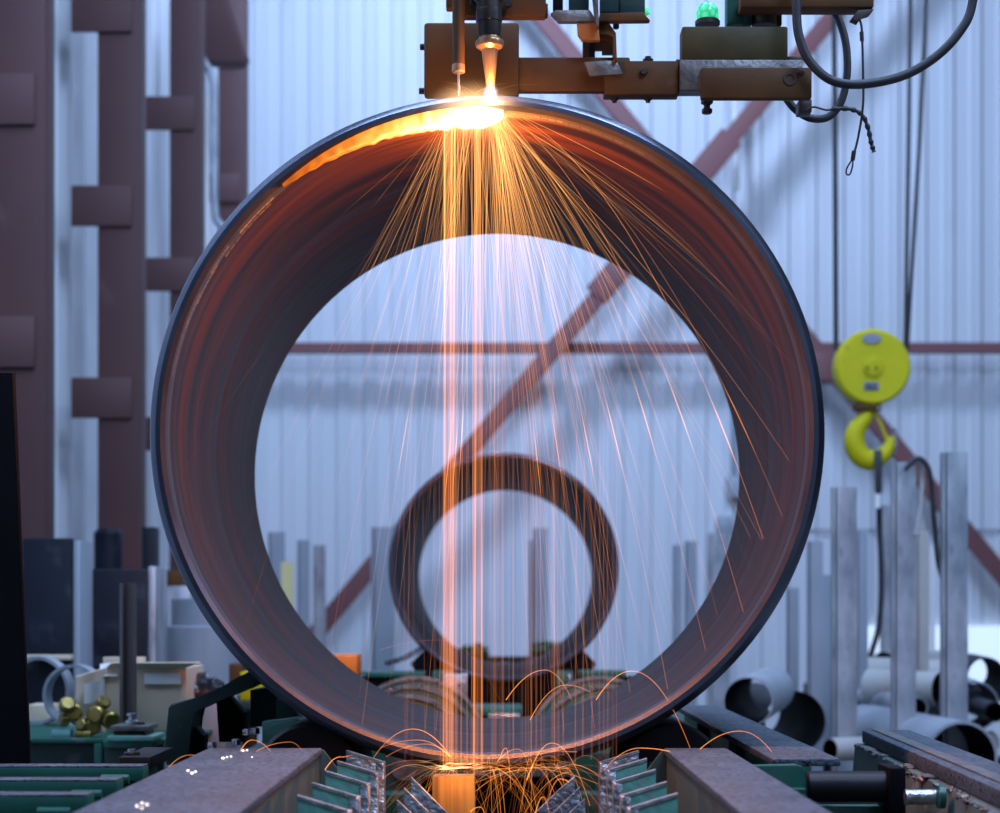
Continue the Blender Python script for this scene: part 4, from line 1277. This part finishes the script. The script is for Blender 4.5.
# two dense streams of molten drops falling straight down
st = MB()
def stream(x0, x1, n, k, zb_px, yt=108):
    for i in range(n):
        px = rnd.uniform(x0, x1)
        dd = 3.385 + rnd.uniform(-.02, .012)
        top = P(px + rnd.uniform(-3, 5), yt + rnd.uniform(0, 14 if yt < 120 else 160), dd)
        bot = P(px + rnd.uniform(-2, 2), zb_px + rnd.uniform(-6, 8), dd)
        m__ = 10
        pts_ = [top.lerp(bot, j / m__) for j in range(m__ + 1)]
        kk = k * rnd.uniform(.4, 1.4)
        hs = [hot(kk * ((1.5 - .2 * j if j < 4 else .75 + .1 * (j / m__)) if yt < 120 else min(1, .25 * j)), (.35 * max(0, 1 - j / 4) if yt < 120 else 0) + .02) for j in range(m__ + 1)]
        st.tube(pts_, rnd.uniform(.0007, .0019), 4, hs, caps=False)


stream(444, 452, 20, 0.136, 768)
stream(452, 461, 10, 0.128, 768)
stream(468, 482, 24, 0.128, 768)
stream(486, 500, 4, .07, 766)
stream(484, 560, 18, .065, 764, 190)
stream(505, 620, 20, .065, 758, 240)
stream(395, 445, 8, .05, 755, 260)
tag(st.build('molten_stream', 'spark', base=False), 'dense glowing orange streams of drops falling straight down through the pipe', 'sparks', kind='stuff')

# bouncing sparks at the bottom
bo = MB()
def arc(x0, y0, xa_, ya_, x1, y1, dd, k=.8, r=.00078, w=.12):
    pts_ = []
    n_ = 12
    for j in range(n_ + 1):
        f = j / n_
        pts_.append(P(xa_ + (x0 - xa_) * (1 - f), ya_ + (y0 - ya_) * (1 - f) ** 2, dd))
    for j in range(1, n_ + 1):
        f = j / n_
        pts_.append(P(xa_ + (x1 - xa_) * f, ya_ + (y1 - ya_) * f ** 2, dd))
    m__ = len(pts_)
    bo.tube(pts_, [r * (1.15 - .5 * j / m__) for j in range(m__)], 4, [hot(.72 * k * (1.15 - .5 * j / m__), w * (1 - j / m__)) for j in range(m__)], caps=False)


for a_ in ((450, 756, 413, 729, 372, 760, 3.36, .9), (450, 757, 418, 740, 380, 748, 3.36, .6), (452, 758, 425, 744, 386, 757, 3.36, .6), (506, 700, 545, 670, 572, 700, 3.42, .8),
           (530, 720, 566, 685, 590, 692, 3.42, .7), (596, 700, 632, 671, 693, 756, 3.4, .9), (693, 756, 740, 731, 800, 805, 3.25, .8), (527, 780, 552, 743, 590, 806, 3.3, .9),
           (500, 758, 506, 748, 511, 790, 3.3, .8), (497, 762, 518, 749, 529, 768, 3.3, .6), (240, 752, 252, 740, 272, 753, 3.2, .8), (193, 762, 208, 753, 223, 757, 3.2, 1.0),
           (165, 772, 190, 755, 222, 757, 3.18, .5), (255, 752, 290, 742, 303, 752, 3.2, .4), (577, 752, 546, 751, 500, 775, 3.3, .4), (569, 782, 560, 779, 548, 800, 3.0, .9),
           (535, 815, 543, 797, 549, 812, 3.0, .8), (676, 753, 640, 748, 604, 770, 3.2, 1.0), (325, 770, 340, 757, 352, 755, 3.1, 1.0), (445, 785, 452, 770, 458, 775, 3.3, .7),
           (470, 812, 480, 807, 486, 818, 3.2, .8), (640, 714, 668, 706, 715, 730, 3.45, .12), (380, 650, 440, 640, 500, 700, 3.5, .12)):
    arc(*a_)
src = P(457, 766, 3.355)
for i in range(120):
    ang = rnd.uniform(0, 2 * math.pi)
    sp = abs(rnd.gauss(0, .55)) + .12
    vz = rnd.uniform(.0, .95) if i % 3 else rnd.uniform(-.3, .3)
    p = (src.x + rnd.uniform(-.06, .20), src.y - rnd.uniform(0, .05), src.z + rnd.uniform(-.008, .006))
    v = (math.cos(ang) * sp * 1.25, -abs(math.sin(ang)) * sp * .45, vz * .8)
    te = end_time(p, v, rnd.uniform(.64, .84))
    pts_ = flight(p, v, te * rnd.uniform(.6, 1), 14)
    k = rnd.choice((.08, .11, .15, .22, .42))
    bo.tube(pts_, [.00058 * (.75 + .5 * k)] * 15, 4, [hot(k * (1.1 - .6 * j / 14), .06) for j in range(15)], caps=False)
# short bright dashes at the impact
for i in range(30):
    a0 = rnd.gauss(458, 20)
    c_ = P(a0, 766.5 + rnd.uniform(-3.5, 3.5) - (a0 - 487) ** 2 / 1400 + .8, 3.375)
    l_ = rnd.uniform(.005, .03)
    k = rnd.uniform(.3, 1.3) * math.exp(-((a0 - 458) / 26) ** 2)
    bo.tube([c_ + Vector((-l_, 0, rnd.uniform(-.004, .004))), c_, c_ + Vector((l_, 0, rnd.uniform(-.004, .004)))], [.0003, .0012, .0003], 5, [hot(k * .5, .3), hot(k, .6), hot(k * .5, .3)], caps=False)
# tiny stray ones round the torch
for i in range(36):
    ang = rnd.uniform(-.2, math.pi + .2)
    sp = rnd.uniform(.4, 1.6)
    p = P(470 + rnd.uniform(-12, 20), 97, 3.39)
    v = (math.cos(ang) * sp, -rnd.uniform(0, .3), math.sin(ang) * sp * .6)
    pts_ = flight(p, v, rnd.uniform(.02, .09), 6, t0=.008)
    k = rnd.uniform(.06, .28)
    bo.tube(pts_, .0005, 4, [hot(k * (1 - j / 8), .3) for j in range(7)], caps=False)
tag(bo.build('bouncing_sparks', 'spark', base=False), 'looping orange sparks bouncing at the foot of the large pipe and by the torch', 'sparks', kind='stuff')


# flame at the cut, with bloom and lens glare added as emissive volumes
def flame(name, c, rad, col, strength, label, power=2.0):
    m = bpy.data.materials.new(name + ' gas')  # emissive volume, also used for the added bloom and glare
    m.use_nodes = True
    nt = m.node_tree
    nt.nodes.clear()
    N, L = nt.nodes, nt.links
    tc = N.new('ShaderNodeTexCoord')
    ln = N.new('ShaderNodeVectorMath')
    ln.operation = 'LENGTH'
    L.new(tc.outputs['Object'], ln.inputs[0])
    mr = N.new('ShaderNodeMapRange')
    mr.inputs[1].default_value = 0
    mr.inputs[2].default_value = 1
    mr.inputs[3].default_value = 1
    mr.inputs[4].default_value = 0
    L.new(ln.outputs['Value'], mr.inputs[0])
    pw = N.new('ShaderNodeMath')
    pw.operation = 'POWER'
    pw.inputs[1].default_value = power
    L.new(mr.outputs[0], pw.inputs[0])
    ml = N.new('ShaderNodeMath')
    ml.operation = 'MULTIPLY'
    ml.inputs[1].default_value = strength
    L.new(pw.outputs[0], ml.inputs[0])
    em = N.new('ShaderNodeEmission')
    em.inputs['Color'].default_value = (*col, 1)
    L.new(ml.outputs[0], em.inputs['Strength'])
    out = N.new('ShaderNodeOutputMaterial')
    L.new(em.outputs[0], out.inputs['Volume'])
    me = bpy.data.meshes.new(name)
    bm = bmesh.new()
    bmesh.ops.create_icosphere(bm, subdivisions=3, radius=1.0)
    bm.to_mesh(me)
    bm.free()
    me.materials.append(m)
    o = bpy.data.objects.new(name, me)
    o.location = c
    o.scale = rad
    COL.objects.link(o)
    return tag(o, label, 'flame', kind='stuff')


flame('flame_and_glare', P(472, 110, 3.40), (.100, .07, .058), (1, .60, .28), 70, 'white-hot flame and added glare where the torch meets the pipe', 2.2)
flame('bloom_glow', P(474, 128, 3.42), (.17, .10, .16), (1, .36, .09), 3.2, 'orange bloom glow added below the cut', 2.4)
flame('pilot_flame', P(490.5, 93, 3.40), (.016, .016, .018), (.75, .70, 1.0), 260, 'tiny violet white flame at the torch nozzle', 1.6)


# ------------------------------------------------------------------ light
def area(name, loc, target, size, power, col, sy=None):
    l = bpy.data.lights.new(name, 'AREA')
    l.energy = power
    l.color = col
    l.size = size
    if sy:
        l.shape = 'RECTANGLE'
        l.size_y = sy
    o = bpy.data.objects.new(name, l)
    o.location = loc
    o.rotation_euler = (Vector(target) - Vector(loc)).to_track_quat('-Z', 'Y').to_euler()
    COL.objects.link(o)
    return o


def point(name, loc, power, col, r):
    l = bpy.data.lights.new(name, 'POINT')
    l.energy = power
    l.color = col
    l.shadow_soft_size = r
    o = bpy.data.objects.new(name, l)
    o.location = loc
    COL.objects.link(o)
    return o


BLUE = (.46, .63, 1.0)
area('unseen_overhead_light', (-.6, 10.6, 7.6), (2.0, 14.3, 3.6), .9, 295, BLUE)
area('unseen_overhead_light', (2.5, 7.0, 7.4), (1.5, 13.5, 2.0), 1.6, 205, BLUE)
area('unseen_overhead_light', (-.4, 5.0, 6.5), (-.2, 6.0, 0), 1.4, 85, BLUE)
area('unseen_overhead_light', (1.6, 1.2, 5.0), (.2, 3.4, .9), 1.4, 125, BLUE)
area('unseen_overhead_light', (1.7, 3.9, 6.6), (1.9, 7.6, .9), 1.2, 190, BLUE)  # unseen light added to brighten the front faces of the right-hand posts
area('unseen_overhead_light', (-1.0, 3.5, 4.6), (-1.0, 5.3, .9), .8, 60, BLUE)  # unseen light added to brighten the carton on the bench
area('front_fill_light', (.6, -3.0, 3.2), (.2, 5, .8), 3.2, 22, BLUE)  # unseen fill light added behind the camera to brighten front faces
area('unseen_overhead_light', (4.2, 2.2, 4.6), (.3, 3.4, 1.2), 1.0, 70, BLUE)  # unseen side light added for highlights on the pipe rim
point('cut_light', P(474, 142, 3.46), 40, (1, .26, .04), .03)
point('spark_light', P(488, 250, 3.46), 2.5, (1, .32, .07), .05)
point('torch_light', P(492, 88, 3.375), 2.1, (1, .42, .13), .015)
point('splash_light', P(456, 768, 3.20), .36, (1, .40, .10), .02)

w = bpy.data.worlds.new('hall light')
SC.world = w
w.use_nodes = True
bg = w.node_tree.nodes['Background']
bg.inputs[0].default_value = (.45, .60, 1.0, 1)
bg.inputs[1].default_value = .045

# ------------------------------------------------------------------ camera
cd = bpy.data.cameras.new('camera')
cam = bpy.data.objects.new('camera', cd)
COL.objects.link(cam)
cam.location = (0, 0, H)
cam.rotation_euler = (math.radians(90), 0, 0)
cd.sensor_width = 36
cd.lens = 36 * F / 1000
cd.shift_y = (VY - 406.5) / 1000
cd.dof.use_dof = True
cd.dof.focus_distance = 3.42
cd.dof.aperture_fstop = 4.5
cd.clip_start = .05
SC.camera = cam
SC.view_settings.view_transform = 'Standard'
SC.view_settings.look = 'None'
SC.view_settings.gamma = 1
SC.view_settings.exposure = 0
SC.view_settings.use_curve_mapping = False
SC.cycles.transparent_max_bounces = 48
SC.cycles.max_bounces = 8
SC.cycles.use_denoising = True
SC.cycles.sample_clamp_indirect = 6
SC.cycles.volume_step_rate = 1.0
